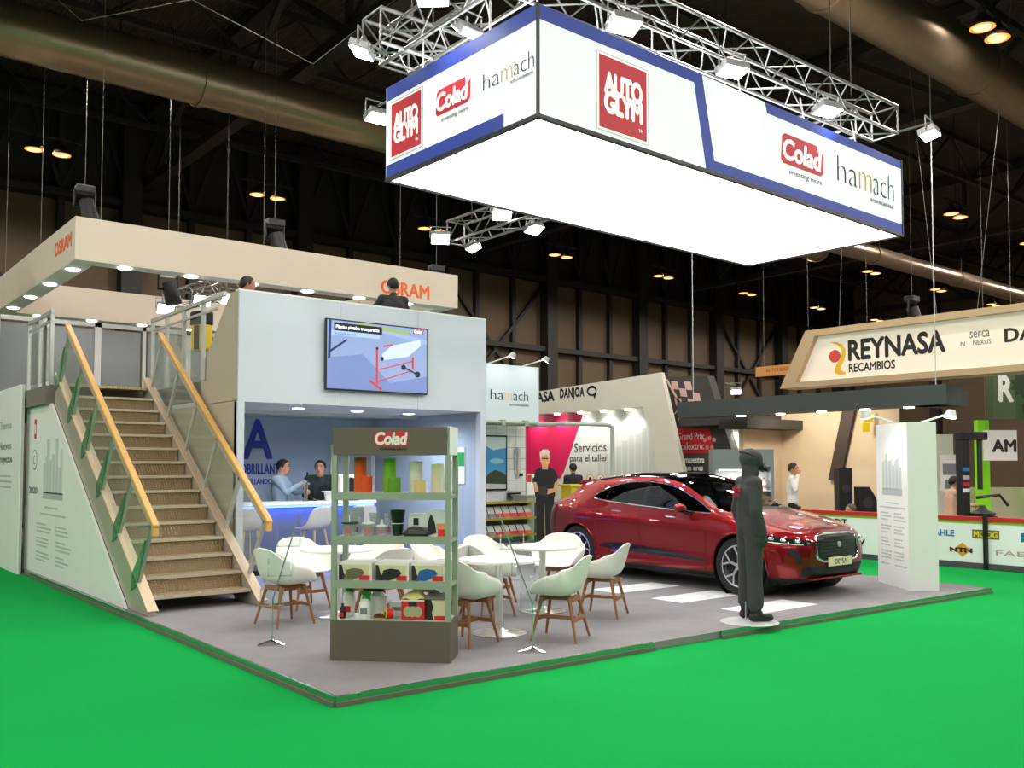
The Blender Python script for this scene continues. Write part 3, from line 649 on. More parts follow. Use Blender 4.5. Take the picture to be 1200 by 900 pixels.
fl = [('first floodlight from the left under the long front truss', (3.70, 0.72, 6.32), (3.2, -1.0, 0)),
      ('second floodlight from the left under the long front truss', (5.50, 0.72, 6.32), (5.2, -0.5, 0)),
      ('third floodlight from the left under the long front truss', (7.46, 0.72, 6.32), (7.2, -0.5, 0)),
      ('floodlight at the right end of the long front truss', (9.70, 0.50, 6.45), (10.0, -1.0, 0)),
      ('brightest floodlight at the top of the badge side truss', (2.10, 1.95, 6.60), (0.8, 0.5, 0)),
      ('floodlight between the badge side truss and the light box', (2.62, 2.05, 6.42), (2.3, 5.6, 2.6)),
      ('floodlight at the far end of the badge side truss', (2.05, 3.35, 6.50), (0.6, 4.8, 0.5)),
      ('floodlight just left of the light box beside the square badge', (3.25, 5.0, 6.50), (3.2, 3.2, 0)),
      ('left front floodlight on the truss behind the light box', (6.30, 7.95, 5.85), (4.0, 4.0, 0.5)),
      ('right front floodlight on the truss behind the light box', (7.20, 8.15, 5.85), (8.5, 6.0, 0.5)),
      ('left rear floodlight on the truss behind the light box', (6.40, 6.25, 5.95), (4.5, 3.0, 0.5)),
      ('right rear floodlight on the truss behind the light box', (7.20, 6.35, 5.85), (7.6, 3.0, 0.5)),
      ('left lamp on the small truss inside the cream canopy', (3.15, 13.4, 4.95), (2.8, 11, 3)),
      ('middle lamp on the small truss inside the cream canopy', (3.4, 12.0, 4.95), (3.0, 9, 3)),
      ('right lamp on the small truss inside the cream canopy', (3.75, 11.5, 4.95), (4.4, 9, 3))]
CL = {0: (3.7, 0.85, 6.52), 1: (5.5, 0.85, 6.52), 2: (7.46, 0.85, 6.52), 3: (9.40, 0.85, 6.52), 4: (2.42, 1.95, 6.9), 5: (2.62, 2.05, 6.52), 6: (2.42, 3.3, 6.52), 7: (3.25, 3.4, 6.52), 8: (6.55, 7.95, 5.85), 9: (6.95, 8.05, 5.85), 10: (6.55, 6.25, 6.25), 11: (6.95, 6.3, 5.85), 12: (3.3, 13.4, 5.3), 13: (3.45, 12.0, 5.3), 14: (3.6, 11.5, 5.3)}
for i, (lab, loc, tg) in enumerate(fl): flood(lab, loc, tg, FLOOD_W * (0.35 if i >= 12 else 1.0), clamp=CL[i])
# dark moving-head stage lamps on cables
def stagelight(label, loc):
    t = thing('stage_lamp', label, 'stage lamp', loc)
    MB().box(-0.16, 0.16, -0.12, 0.12, 0.0, 0.14).build('base', black, t, bevel=0.02); MB().tube([(-0.17, 0, 0.05), (-0.18, 0, -0.25), (0.18, 0, -0.25), (0.17, 0, 0.05)], 0.025, 6).build('yoke', black, t)
    MB().cyl((0.02, 0, -0.12), (0.10, -0.05, -0.50), 0.13, 0.15, 14).build('head', black, t, smooth=True); MB().cyl((0, 0, 0.14), (0, 0, 9.88 - loc[2]), 0.005, n=5).build('cable', cable_m, t)
stagelight('black stage lamp hanging above the corner of the cream canopy', (1.26, 12.23, 6.75)); stagelight('black stage lamp hanging above the middle of the cream canopy', (4.01, 10.02, 6.12))
stagelight('black stage lamp at the far left edge beside the cream canopy', (-0.2, 13.4, 5.55)); stagelight('black stage lamp hanging low inside the cream canopy', (2.48, 11.25, 5.2))
stagelight('black stage lamp on a thin cable left of the floodlit truss', (8.0, 10.6, 5.9)); stagelight('black stage lamp on a cable right of the hanging light box', (18.0, 5.2, 5.6))
# ------------------------------------------------------------------ tables, chairs, stools
def round_table(label, x, y):
    t = thing('round_table', label, 'table', (x, y, PZ), 0, 'white round pedestal tables')
    MB().lathe([(0.36, 0.700), (0.395, 0.706), (0.40, 0.722), (0.395, 0.732), (0.0, 0.733)], n=48).build('table_top', plastic_white, t, smooth=True)
    MB().cyl((0, 0, 0.02), (0, 0, 0.70), 0.038, n=20).build('pedestal', mat('table_column', rgb(214, 216, 214), 0.3, 0.3), t, smooth=True)
    MB().lathe([(0.265, 0.0), (0.27, 0.008), (0.24, 0.016), (0.10, 0.026), (0.05, 0.05), (0.04, 0.06)], n=40).build('base', mat('table_base', rgb(214, 214, 212), 0.22, 0.55), t, smooth=True)
round_table('white round table with chrome disc foot, nearest the front edge', 2.45, 1.25)
round_table('white round table half hidden behind a chair, nearest the red car', 3.71, 2.07)
round_table('white round table behind the product shelf, nearest the stairs', 1.74, 3.26)
def key(s, vals, kk): return float(np.interp(s, kk, vals))
def smoothkey(s, vals, kk=None):
    kk = kk or [0, 0.22, 0.42, 0.58, 0.78, 1.0]
    return sum(key(min(1, max(0, s + d)), vals, kk) for d in (-0.06, -0.03, 0, 0.03, 0.06)) / 5
K7 = [0, 0.1, 0.25, 0.45, 0.6, 0.8, 1.0]
def shell(u, v):
    q = 2 * v - 1; aq = abs(q); f = lambda vals: smoothkey(u, vals, K7)
    cx = f([0.27, 0.20, 0.08, -0.12, -0.20, -0.255, -0.30]); cz = f([0.425, 0.435, 0.425, 0.42, 0.475, 0.62, 0.815])
    hw = f([0.20, 0.265, 0.30, 0.315, 0.315, 0.295, 0.235]); lift = f([0.0, 0.09, 0.18, 0.23, 0.20, 0.06, -0.13]); fwd = f([-0.06, -0.01, 0.0, 0.02, 0.08, 0.135, 0.07])
    return (cx + fwd * aq ** 2.2, hw * math.sin(q * PI / 2), cz + lift * aq ** (3.4 if u < 0.75 else 3.4 - 1.2 * (u - 0.75) / 0.25))
def make_chair(label):
    t = thing('shell_armchair', label, 'chair', (0, 0, PZ), 0, 'white shell armchairs on the stand')
    o = MB().grid(shell, 34, 30).build('seat_shell', plastic_white, t, smooth=True, angle=80)
    so = o.modifiers.new('thickness', 'SOLIDIFY'); so.thickness = 0.014; so.offset = 0
    for sx, sy in ((0.20, 0.22), (0.20, -0.22), (-0.24, 0.22), (-0.24, -0.22)):
        MB().cyl((sx * 0.62, sy * 0.62, 0.40), (sx, sy, 0.0), 0.019, 0.012, 10).build('leg', wood, t, smooth=True)
    MB().bar((-0.16, -0.13, 0.385), (-0.16, 0.13, 0.385), 0.04, 0.045).bar((0.13, -0.13, 0.385), (0.13, 0.13, 0.385), 0.04, 0.045).bar((-0.16, 0, 0.385), (0.13, 0, 0.385), 0.04, 0.04).build('under_frame', wood, t)
    MB().bar((-0.20, -0.175, 0.20), (-0.20, 0.175, 0.20), 0.022, 0.035).bar((0.165, -0.175, 0.20), (0.165, 0.175, 0.20), 0.022, 0.035).bar((-0.20, 0, 0.20), (0.165, 0, 0.20), 0.022, 0.035).build('stretcher', wood, t)
    return t
CH = [('white armchair with wooden legs facing right, closest to the foot of the stairs', (1.07, 3.09), (0.9, 0.10)),
      ('white armchair facing the camera behind the table nearest the stairs', (1.72, 3.98), (0.05, -1)),
      ('white armchair seen from behind through the second gap of the product shelf', (1.86, 2.52), (-0.1, 0.8)),
      ('white armchair right of the table nearest the stairs, behind the product shelf', (2.44, 3.62), (-0.8, -0.3)),
      ('white armchair seen between the shelf boxes, facing the table nearest the car', (2.88, 2.93), (0.5, -0.8)),
      ('white armchair furthest back among the seats, beside the blue wall', (3.62, 2.90), (0.1, -1)),
      ('white armchair with its back to the camera between the two right tables', (3.03, 2.18), (0.8, -0.05)),
      ('white armchair just right of the product shelf, facing the front table', (1.93, 1.07), (0.8, 0.22)),
      ('white armchair right of the front table, turned left behind the clear leaflet stand', (2.74, 0.70), (-0.5, 0.85)),
      ('white armchair nearest the zebra stripes with its back to the car', (4.02, 1.43), (-0.45, 0.8)),
      ('white armchair behind the right table in front of the car wheel', (4.42, 2.62), (-0.75, -0.5)),
      ('white armchair showing only its grey shaded back beside the shelf edge', (2.52, 2.36), (-0.5, 0.9))]
ch0 = None
for lab, (x, y), (dx, dy) in CH:
    rz = math.atan2(dy, dx)
    if ch0 is None: ch0 = make_chair(lab); ch0.location = (x, y, PZ); ch0.rotation_euler = (0, 0, rz)
    else: dup(ch0, (x, y, PZ), rz, lab)
def sshell(u, v):
    q = 2 * v - 1; aq = abs(q); s = u
    cx = smoothkey(s, [0.22, 0.08, -0.08, -0.15, -0.19, -0.21]); cz = smoothkey(s, [0.74, 0.725, 0.73, 0.80, 0.93, 1.06]); hw = smoothkey(s, [0.19, 0.22, 0.23, 0.225, 0.21, 0.17])
    return (cx + smoothkey(s, [0, 0, 0.02, 0.05, 0.06, 0.03]) * aq ** 2, hw * math.sin(q * PI / 2), cz + smoothkey(s, [0.0, 0.03, 0.06, 0.06, 0.03, -0.03]) * aq ** 3)
def make_stool(label, x, y, rz):
    t = thing('bar_stool', label, 'stool', (x, y, PZ), rz, 'white bar stools at the counter')
    o = MB().grid(sshell, 22, 20).build('seat_shell', mat('stool_shell', rgb(214, 218, 224), 0.4), t, smooth=True, angle=80)
    so = o.modifiers.new('thickness', 'SOLIDIFY'); so.thickness = 0.014; so.offset = 0
    lw = mat('pale_beech', rgb(196, 168, 138), 0.5, noise=0.1)
    for sx, sy in ((1, 1), (1, -1), (-1, 1), (-1, -1)): MB().cyl((0.10 * sx, 0.10 * sy, 0.72), (0.20 * sx, 0.20 * sy, 0), 0.018, 0.013, 8).build('leg', lw, t, smooth=True)
    k = 0.165
    MB().bar((-k, -k, 0.27), (k, -k, 0.27), 0.018, 0.03).bar((-k, k, 0.27), (k, k, 0.27), 0.018, 0.03).bar((-k, -k, 0.27), (-k, k, 0.27), 0.018, 0.03).bar((k, -k, 0.27), (k, k, 0.27), 0.018, 0.03).build('foot_rest', lw, t)
make_stool('white bar stool half hidden by the stair handrail', 2.12, 6.65, 1.7)
make_stool('white bar stool in front of the blue lit counter', 3.02, 6.35, 1.9)
make_stool('white bar stool at the counter behind the product shelf', 3.85, 6.5, 1.5)
# counter with blue light
ct = thing('bar_counter', 'grey bar counter with white top and glowing blue edge light', 'counter', (3.0, 7.5, PZ))
MB().box(-1.35, 1.45, -0.25, 0.25, 0, 1.02).build('front', mat('counter_grey', rgb(92, 100, 116), 0.5), ct); MB().box(-1.42, 1.52, -0.36, 0.32, 1.03, 1.08).build('worktop', white, ct, bevel=0.01)
MB().box(-1.38, 1.48, -0.33, -0.30, 1.005, 1.03).build('led_strip', emat('blue_led', (0.03, 0.08, 1, 1), 14.0), ct); MB().box(-1.36, 1.46, -0.27, -0.24, 0, 0.08).build('plinth', black, ct)
area('blue_strip_light', (0.05, -0.315, 1.0), (0.05, -0.32, 0), 16, 2.8, 0.03, (0.08, 0.16, 1.0), ct)
tp = thing('beer_tap', 'chrome drinks tap standing on the bar counter', 'tap', (3.42, 7.45, 1.15))
MB().cyl((0, 0, 0), (0, 0, 0.34), 0.03, n=14).build('column', chrome, tp, smooth=True); MB().cyl((0, -0.01, 0.30), (0, -0.12, 0.28), 0.016, n=10).build('spout', chrome, tp); MB().cyl((0, -0.03, 0.33), (0, -0.06, 0.46), 0.014, n=8).build('handle', black, tp)
MB().box(-0.12, 0.12, -0.14, 0.08, 0, 0.02).build('drip_tray', chrome, tp)
cm = thing('coffee_machine', 'white coffee machine with round black front on the counter behind the shelf rolls', 'coffee machine', (4.15, 7.5, 1.15))
MB().box(-0.17, 0.17, -0.16, 0.16, 0, 0.42).build('body', white, cm, bevel=0.03); MB().cyl((0.0, -0.17, 0.25), (0.0, -0.15, 0.25), 0.12, n=24).build('round_front', black, cm); MB().box(-0.12, 0.12, -0.24, -0.15, 0, 0.03).build('tray', black, cm)
jar = thing('cup_holder', 'small white holder on the counter beside the man in black', 'holder', (3.80, 7.42, 1.15))
MB().lathe([(0.05, 0), (0.07, 0.14), (0.075, 0.14)], n=16).build('cup', white, jar, smooth=True); MB().lathe([(0.11, 0.14), (0.11, 0.155)], n=16).build('lid', white, jar)
es = thing('emergency_notice', 'green and white notice fixed to the blue wall right of the product shelf', 'notice', (5.45, 6.07, 1.42))
MB().box(-0.02, 0.0, -0.09, 0.09, 0, 0.58).build('board', white, es); plate('green_field', rect(0.0, 0.28, 0.18, 0.22), (-0.02, 0.09, 0), YN, mat('notice_green', rgb(20, 150, 80), 0.5), es)
# acrylic leaflet stands
def leaflet_stand(label, x, y, rz, lean):
    t = thing('leaflet_stand', label, 'stand', (x, y, PZ), rz)
    for a in (-150, -30, 100):
        c, s_ = math.cos(math.radians(a)), math.sin(math.radians(a)); ln = 0.26 if a == 100 else 0.14
        MB().tube([(0, 0, 0.035), (c * ln * 0.5, s_ * ln * 0.5, 0.022), (c * ln, s_ * ln, 0.008)], [0.018, 0.014, 0.007], 8).build('foot', chrome, t, smooth=True)
    MB().cyl((0, 0, 0.03), (0, 0, 0.42), 0.007, n=8).build('stem', chrome, t); MB().cyl((0, 0, 0.42), (lean, 0, 1.22), 0.007, n=8).build('leaning_pole', mat('dull_steel', rgb(150, 154, 156), 0.4, 0.4), t)
    for k in range(3):
        z = 0.36 + 0.27 * k; cx = lean * (z - 0.42) / 0.8 if z > 0.42 else 0
        mb = MB().box(cx - 0.105, cx + 0.105, 0.0, 0.006, z, z + 0.30).box(cx - 0.105, cx + 0.105, -0.07, -0.064, z, z + 0.16).box(cx - 0.105, cx + 0.105, -0.07, 0.006, z, z + 0.005).box(cx - 0.105, cx - 0.10, -0.07, 0.006, z, z + 0.16).box(cx + 0.10, cx + 0.105, -0.07, 0.006, z, z + 0.16)
        mb.build('tray', acrylic, t)
leaflet_stand('clear acrylic leaflet stand with steel foot left of the product shelf', 0.47, 2.10, -0.6, 0.24)
leaflet_stand('clear acrylic leaflet stand with steel foot in front of the front table', 2.13, 0.36, -0.75, -0.30)
# display pillar with print and two arm lamps
pt = thing('display_pillar', 'tall white rectangular display pillar with printed text at the right end of the platform', 'pillar', (8.84, 0.62, PZ))
m_, l_, r_ = Vector((8.54, 0.31)), Vector((9.14, 1.09)), Vector((8.85, 0.07)); b_ = l_ + r_ - m_
o2 = Vector((8.84, 0.62))
MB().prism([tuple(p - o2) for p in (m_, r_, b_, l_)], 'z', 0.0, 2.22).build('body', white, pt)
dl = (m_ - l_); R_ = Vector((dl.x, dl.y, 0)); PO = Vector((l_.x - o2.x, l_.y - o2.y, 0)); wl = R_.length
random.seed(11)
for k in range(11):
    plate('printed_tower', rect(0.20 + 0.055 * k, 1.32, 0.05, random.uniform(0.28, 0.5)), PO, R_, mat('print_haze_grey', None) if k % 2 else mat('print_light_grey', None), pt)
plate('printed_street', rect(0.19, 1.24, 0.62, 0.09), PO, R_, paleink, pt)
textlines('small_print', paleink, PO, R_, pt, [(0.30, 1.12, 0.4), (0.1, 1.06, 0.8)] + [(c, 0.98 - 0.045 * r - 0.04 * (r // 3), random.uniform(0.22, 0.36)) for r in range(13) for c in (0.12, 0.55)], h=0.018)
def armlamp(parent, base, tip, target, watts):
    base = Vector(base); tip = Vector(tip)
    MB().cyl(base, tip, 0.014, n=8).build('arm', white, parent); d = (Vector(target) - tip).normalized()
    MB().cyl(tip - d * 0.04, tip + d * 0.05, 0.05, 0.085, 14).build('lamp_head', alu_soft, parent, smooth=True); MB().cyl(tip + d * 0.05, tip + d * 0.056, 0.08, n=14).build('lens', hot, parent)
    spot('arm_light', tip + d * 0.08, Vector(target), watts, 0.06, 110, (1, 1, 0.98), parent)
armlamp(pt, (-0.15, -0.05, 2.22), (-0.55, 0.12, 2.34), (-0.15, 0.05, 1.2), 14); armlamp(pt, (0.05, -0.32, 2.22), (0.28, -0.62, 2.34), (-0.1, -0.5, 0.8), 10)
# ------------------------------------------------------------------ product shelf
sh_m = mat('green_sheen_steel', rgb(156, 168, 150), 0.4, 0.15, noise=0.04, scale=8); olive = mat('olive_board', rgb(98, 91, 80), 0.5, noise=0.04, scale=4)  # sage tint puts the carpet's green reflection into the steel colour
SHL = Vector((0.56, 1.15, PZ)); SRZ = math.atan2(0.42 - 1.15, 1.28 - 0.56)
shf = thing('product_shelf', 'free standing display shelf with olive base and header full of car care products', 'shelf', SHL, SRZ)
W_, D_ = 1.03, 0.38
MB().box(0, W_, 0, D_, 0, 0.34).build('base_cabinet', olive, shf); hd = MB().box(0.01, W_ - 0.01, 0.0, D_ - 0.03, 1.735, 1.97).build('header', olive, shf)
MB().box(W_ - 0.03, W_ - 0.005, 0, D_ - 0.02, 1.735, 1.975).build('header_end', white, shf)
plate('logo_block', [(0.37, 0.075), (0.66, 0.075), (0.665, 0.10), (0.675, 0.20), (0.645, 0.165), (0.635, 0.195), (0.385, 0.195), (0.37, 0.18)], (0, 0, 1.735), XP, red, hd)
lettering('Colad', white, 0.275, 0.10, (0.382, -0.004, 1.825), XP, hd, bold=0.04, shear=0.15, space=0.95); lettering('inventing more', ink, 0.23, 0.028, (0.42, -0.001, 1.772), XP, hd, shear=0.2)
for x in (0.0, W_ - 0.045):
    for y in (0.0, D_ - 0.05): MB().box(x, x + 0.045, y, y + 0.04, 0.34, 1.735).build('upright', sh_m, shf)
SHZ = (0.67, 1.045, 1.415)
for z in SHZ:
    MB().box(0.045, W_ - 0.045, 0.01, D_ - 0.01, z - 0.02, z).build('shelf_board', mat('pale_shelf_top', rgb(196, 202, 194), 0.4), shf); MB().box(0.045, W_ - 0.045, 0.0, 0.02, z - 0.06, z + 0.004).build('shelf_lip', sh_m, shf)
MB().box(0.02, W_ - 0.02, 0.02, D_ - 0.02, 0.34, 0.346).build('shelf_board', mat('pale_shelf_top', None), shf)
for z in (0.62, 0.995, 1.365): MB().box(W_ - 0.04, W_ - 0.01, 0.04, D_ - 0.05, z, z + 0.03).box(0.01, 0.04, 0.04, D_ - 0.05, z, z + 0.03).build('side_rail', sh_m, shf)
SM = Matrix.Translation(SHL) @ Matrix.Rotation(SRZ, 4, 'Z')
def at(x, y, z): return SM @ Vector((x, y, z))
def prod(name, label, cat, x, y, z, rz=0.0, group='products on the display shelf'): return thing(name, label, cat, at(x, y, z + 0.0005), SRZ + rz, group)
def roll(label, x, y, r, h, m):
    t = prod('film_roll', label, 'roll', x, y, SHZ[2]); pts = []
    MB().lathe([(r, 0), (r, h)] + [(r - 0.003, h), (0.02, h), (0.02, h - 0.01)], n=24).build('wound_film', m, t, smooth=True, angle=50); MB().lathe([(0.021, h - 0.005), (0.021, h + 0.002), (0.014, h + 0.002)], n=12).build('core', wood, t)
ro = mat('orange_film', rgb(226, 96, 24), 0.45, noise=0.08, scale=40); rg = mat('green_film', rgb(120, 190, 40), 0.45, noise=0.08, scale=40); rg2 = mat('dark_green_film', rgb(92, 150, 36), 0.45); rw = mat('white_film', rgb(226, 228, 212), 0.45); rc = mat('cream_film', rgb(222, 216, 182), 0.5); rb = mat('sand_film', rgb(214, 190, 128), 0.5)
roll('tall orange roll on the top shelf of the display', 0.19, 0.22, 0.055, 0.30, ro); roll('short orange roll on the top shelf of the display', 0.275, 0.09, 0.055, 0.14, mat('deep_orange_film', rgb(220, 76, 20), 0.45)); roll('tall bright green roll on the top shelf of the display', 0.45, 0.22, 0.056, 0.29, rg); roll('short dark green roll on the top shelf of the display', 0.525, 0.09, 0.055, 0.125, rg2)
roll('tall white roll in the middle of the top shelf', 0.685, 0.20, 0.056, 0.265, rw); roll('short sand coloured roll on the top shelf of the display', 0.745, 0.09, 0.052, 0.105, rb); roll('tall cream roll at the right of the top shelf', 0.885, 0.17, 0.054, 0.245, rc)
cup_m = glassmat('clear_cup', (0.93, 0.95, 0.96, 1), 0.10, 0.05, 0.25, rgb(220, 226, 232))
def cup(label, x, y, r, h, marks=True, lid=None):
    t = prod('measuring_cup', label, 'cup', x, y, SHZ[1]); MB().lathe([(r * 0.82, 0), (r, h), (r * 0.97, h), (r * 0.80, 0.004)], n=20).build('cup_wall', cup_m, t, smooth=True, angle=60)
    mb = MB(); 
    for k in range(7): mb.box(-r * 0.35, r * 0.35, -r * 0.97 - 0.002, -r * 0.94, h * (0.2 + 0.1 * k), h * (0.2 + 0.1 * k) + 0.003)
    mb.build('graduations', greyink, t)
    MB().box(-r * 0.5, r * 0.5, -r * 0.99, -r * 0.95, 0.02, 0.07).build('red_print', mat('faded_red_print', rgb(190, 110, 120), 0.5), t)
cup('largest clear measuring cup at the left of the second shelf', 0.155, 0.24, 0.066, 0.235); cup('clear measuring cup in the middle of three at the back of the second shelf', 0.31, 0.25, 0.050, 0.185); cup('narrow clear measuring cup beside the black cup', 0.44, 0.25, 0.046, 0.185)
def cupset(label, x, y, r, h, black_rim):
    t = prod('mixing_cup', label, 'cup', x, y, SHZ[1]); MB().lathe([(r * 0.85, 0), (r, h), (r * 0.96, h), (r * 0.82, 0.004)], n=20).build('cup_wall', cup_m, t, smooth=True, angle=60)
    if black_rim: MB().lathe([(r + 0.018, h), (r + 0.018, h + 0.008)], n=20).build('rim', black, t)
    else: MB().lathe([(r + 0.006, h), (r + 0.006, h + 0.012), (r * 0.35, h + 0.022), (0.012, h + 0.035), (0.010, h + 0.065)], n=20).build('funnel_lid', mat('frosted_lid', rgb(226, 230, 232), 0.35), t, smooth=True)
    MB().box(-r * 0.5, r * 0.5, -r - 0.001, -r * 0.93, 0.02, h * 0.75).build('red_print', mat('faded_red_print', None), t)
cupset('clear cup with wide black rim at the front left of the second shelf', 0.135, 0.10, 0.058, 0.105, True); cupset('taller cup with pointed frosted lid at the front of the second shelf', 0.30, 0.10, 0.052, 0.10, False); cupset('smaller cup with pointed frosted lid at the front of the second shelf', 0.415, 0.10, 0.046, 0.075, False)
t = prod('nested_cup', 'black cup standing in a dark clear cup on the second shelf', 'cup', 0.545, 0.14, SHZ[1]); MB().lathe([(0.042, 0), (0.052, 0.105), (0.054, 0.105)], n=20).build('lower_cup', glassmat('smoky_cup', (0.2, 0.2, 0.22, 1), 0.06, 0.1, 0.6, rgb(30, 28, 32)), t, smooth=True); MB().lathe([(0.05, 0.106), (0.066, 0.215), (0.068, 0.22), (0.06, 0.22), (0.045, 0.12)], n=20).build('upper_cup', black, t, smooth=True); MB().lathe([(0.056, 0.103), (0.056, 0.108)], n=20).build('ring', white, t)
t = prod('paint_mask_box', 'white rounded container with dark emblem on the second shelf', 'container', 0.735, 0.20, SHZ[1]); MB().prism(rrect(-0.10, 0, 0.20, 0.19, 0.03), 'y', -0.05, 0.05).build('body', white, t, smooth=True); plate('emblem', rect(-0.055, 0.09, 0.045, 0.06), (0, -0.05, 0), XP, ink, t); plate('label_strip', rect(-0.07, 0.04, 0.14, 0.03), (0, -0.05, 0), XP, greyink, t)
t = prod('filter_disc', 'dark oval filter cap lying at the front of the second shelf', 'filter', 0.715, 0.07, SHZ[1]); MB().lathe([(0.10, 0), (0.115, 0.02), (0.10, 0.04), (0.06, 0.075), (0.03, 0.085)], n=28, sy=0.55).build('cap', mat('dark_olive_plastic', rgb(58, 60, 52), 0.4), t, smooth=True); MB().lathe([(0.118, 0.016), (0.122, 0.022), (0.118, 0.028)], n=28, sy=0.55).build('rim', black, t)
t = prod('mask_carton', 'carton printed black, white and orange at the right of the second shelf', 'carton', 0.905, 0.17, SHZ[1]); MB().box(-0.085, 0.085, -0.09, 0.09, 0, 0.22).build('carton', mat('carton_white', rgb(214, 216, 224), 0.5), t); plate('red_corner', rect(0.0, 0.0, 0.085, 0.06), (0, -0.09, 0), XP, mat('vermilion', rgb(226, 52, 24), 0.5), t); plate('orange_fade', rect(-0.01, 0.06, 0.095, 0.05), (0, -0.09, 0), XP, mat('pale_orange', rgb(232, 150, 110), 0.5), t); plate('black_figure', [(-0.085, 0.01), (-0.01, 0.03), (-0.02, 0.10), (-0.04, 0.16), (-0.06, 0.19), (-0.085, 0.12)], (0, -0.09, 0), XP, ink, t, lift=0.003)
for lab, x, c in (('olive pads', 0.20, (104, 100, 72)), ('black pads', 0.52, (22, 22, 26)), ('blue pads', 0.83, (36, 92, 160))):
    t = prod('dispenser_box', 'white dispenser carton with %s showing, on the third shelf' % lab, 'carton', x, 0.19, SHZ[0]); MB().box(-0.145, 0.145, -0.15, 0.15, 0, 0.15).build('carton', mat('carton_bright', rgb(232, 230, 224), 0.5), t)
    plate('cream_print', rect(-0.135, 0.008, 0.26, 0.125), (0, -0.15, 0), XP, mat('cream_print', rgb(216, 208, 170), 0.5), t); plate('black_print', [(-0.14, 0.005), (-0.07, 0.005), (-0.10, 0.07), (-0.115, 0.13), (-0.14, 0.135)], (0, -0.15, 0), XP, ink, t, lift=0.003)
    plate('red_corner', rect(0.04, 0.005, 0.09, 0.04), (0, -0.15, 0), XP, red, t, lift=0.003); plate('pad_picture', [(-0.10, 0.01), (-0.02, 0.005), (0.05, 0.035), (0.085, 0.065), (0.06, 0.095), (-0.01, 0.105), (-0.07, 0.09)], (0, -0.15, 0), XP, mat('pad_%s' % lab, rgb(*c), 0.6), t, lift=0.006)
BZ = 0.346
def spray(label, x, y, s, tall):
    t = prod('spray_bottle', label, 'bottle', x, y, BZ)
    if tall: MB().lathe([(0.046, 0), (0.05, 0.01), (0.05, 0.17), (0.04, 0.20), (0.02, 0.215)], n=20).build('bottle', mat('bottle_white', rgb(226, 230, 222), 0.4), t, smooth=True)
    else: MB().lathe([(0.052, 0), (0.054, 0.01), (0.054, 0.13), (0.03, 0.16), (0.02, 0.17)], n=20).build('bottle', mat('bottle_white', None), t, smooth=True)
    h = 0.215 if tall else 0.165
    MB().lathe([(0.03, h), (0.028, h + 0.03)], n=14).build('collar', mat('sprayer_green', rgb(20, 140, 50), 0.4), t); MB().box(-0.03, 0.05, -0.014, 0.014, h + 0.03, h + 0.06).build('trigger_head', black if tall else mat('sprayer_green', None), t, bevel=0.008); MB().box(0.02, 0.04, -0.008, 0.008, h - 0.02, h + 0.03).build('trigger', mat('sprayer_green', None), t)
    plate('label_print', rect(-0.03, 0.04, 0.06, 0.05), (0, -0.052, 0), XP, red if tall else greyink, t)
spray('white spray bottle with green nozzle at the left of the bottom shelf', 0.10, 0.20, 1, True); spray('white spray bottle with green neck and black pump in front on the bottom shelf', 0.275, 0.10, 1, False)
t = prod('dark_bottle', 'small dark bottle with red label at the front left of the bottom shelf', 'bottle', 0.085, 0.07, BZ); MB().lathe([(0.028, 0), (0.03, 0.06), (0.026, 0.08), (0.011, 0.10), (0.011, 0.125)], n=14).build('bottle', black, t, smooth=True); plate('label_print', rect(-0.018, 0.015, 0.036, 0.035), (0, -0.031, 0), XP, red, t)
t = prod('pump_sprayer', 'white pump canister with black and red handle at the back of the bottom shelf', 'sprayer', 0.345, 0.26, BZ); MB().lathe([(0.07, 0), (0.075, 0.02), (0.075, 0.17), (0.04, 0.20), (0.03, 0.21)], n=20).build('canister', white, t, smooth=True); MB().box(-0.13, 0.05, -0.03, 0.03, 0.21, 0.25).build('pump_head', black, t, bevel=0.01); MB().tube([(-0.12, 0, 0.24), (-0.05, 0, 0.285), (0.06, 0, 0.28), (0.09, 0, 0.24)], 0.012, 8).build('handle', red, t)
t = prod('tape_roll', 'red and yellow tape roll lying on its side on the bottom shelf', 'tape', 0.485, 0.09, BZ, 0.5); MB().cyl((-0.03, 0, 0.042), (0.03, 0, 0.042), 0.042, n=20).build('tape', red, t, smooth=True); MB().cyl((-0.034, 0, 0.042), (-0.03, 0, 0.042), 0.043, n=20).cyl((0.030, 0, 0.042), (0.034, 0, 0.042), 0.043, n=20).build('rim', yellow, t); MB().cyl((-0.036, 0, 0.042), (0.036, 0, 0.042), 0.018, n=14).build('core', black, t)
t = prod('sanding_block', 'brown and black sanding block beside the tape roll', 'block', 0.41, 0.08, BZ); MB().prism([(-0.05, 0), (0.05, 0), (0.045, 0.02), (-0.01, 0.045), (-0.05, 0.03)], 'y', -0.03, 0.03).build('grip', mat('dark_brown_rubber', rgb(60, 46, 34), 0.6), t); MB().box(-0.052, 0.052, -0.032, 0.032, 0.0, 0.012).build('pad', mat('cork_tan', rgb(176, 128, 60), 0.7), t)
t = prod('grey_carton', 'small pale grey carton at the back of the bottom shelf', 'carton', 0.53, 0.26, BZ); MB().box(-0.07, 0.07, -0.05, 0.05, 0, 0.12).build('carton', mat('carton_white', None), t); plate('label_strip', rect(-0.05, 0.05, 0.1, 0.03), (0, -0.05, 0), XP, greyink, t)
t = prod('red_carton', 'red carton with round pictures, a pale yellow cloth on top, on the bottom shelf', 'carton', 0.70, 0.14, BZ); MB().box(-0.10, 0.10, -0.09, 0.09, 0, 0.165).build('carton', mat('carton_red', rgb(196, 32, 30), 0.5), t); plate('black_handle', rect(-0.035, 0.115, 0.07, 0.04), (0, -0.09, 0), XP, ink, t)
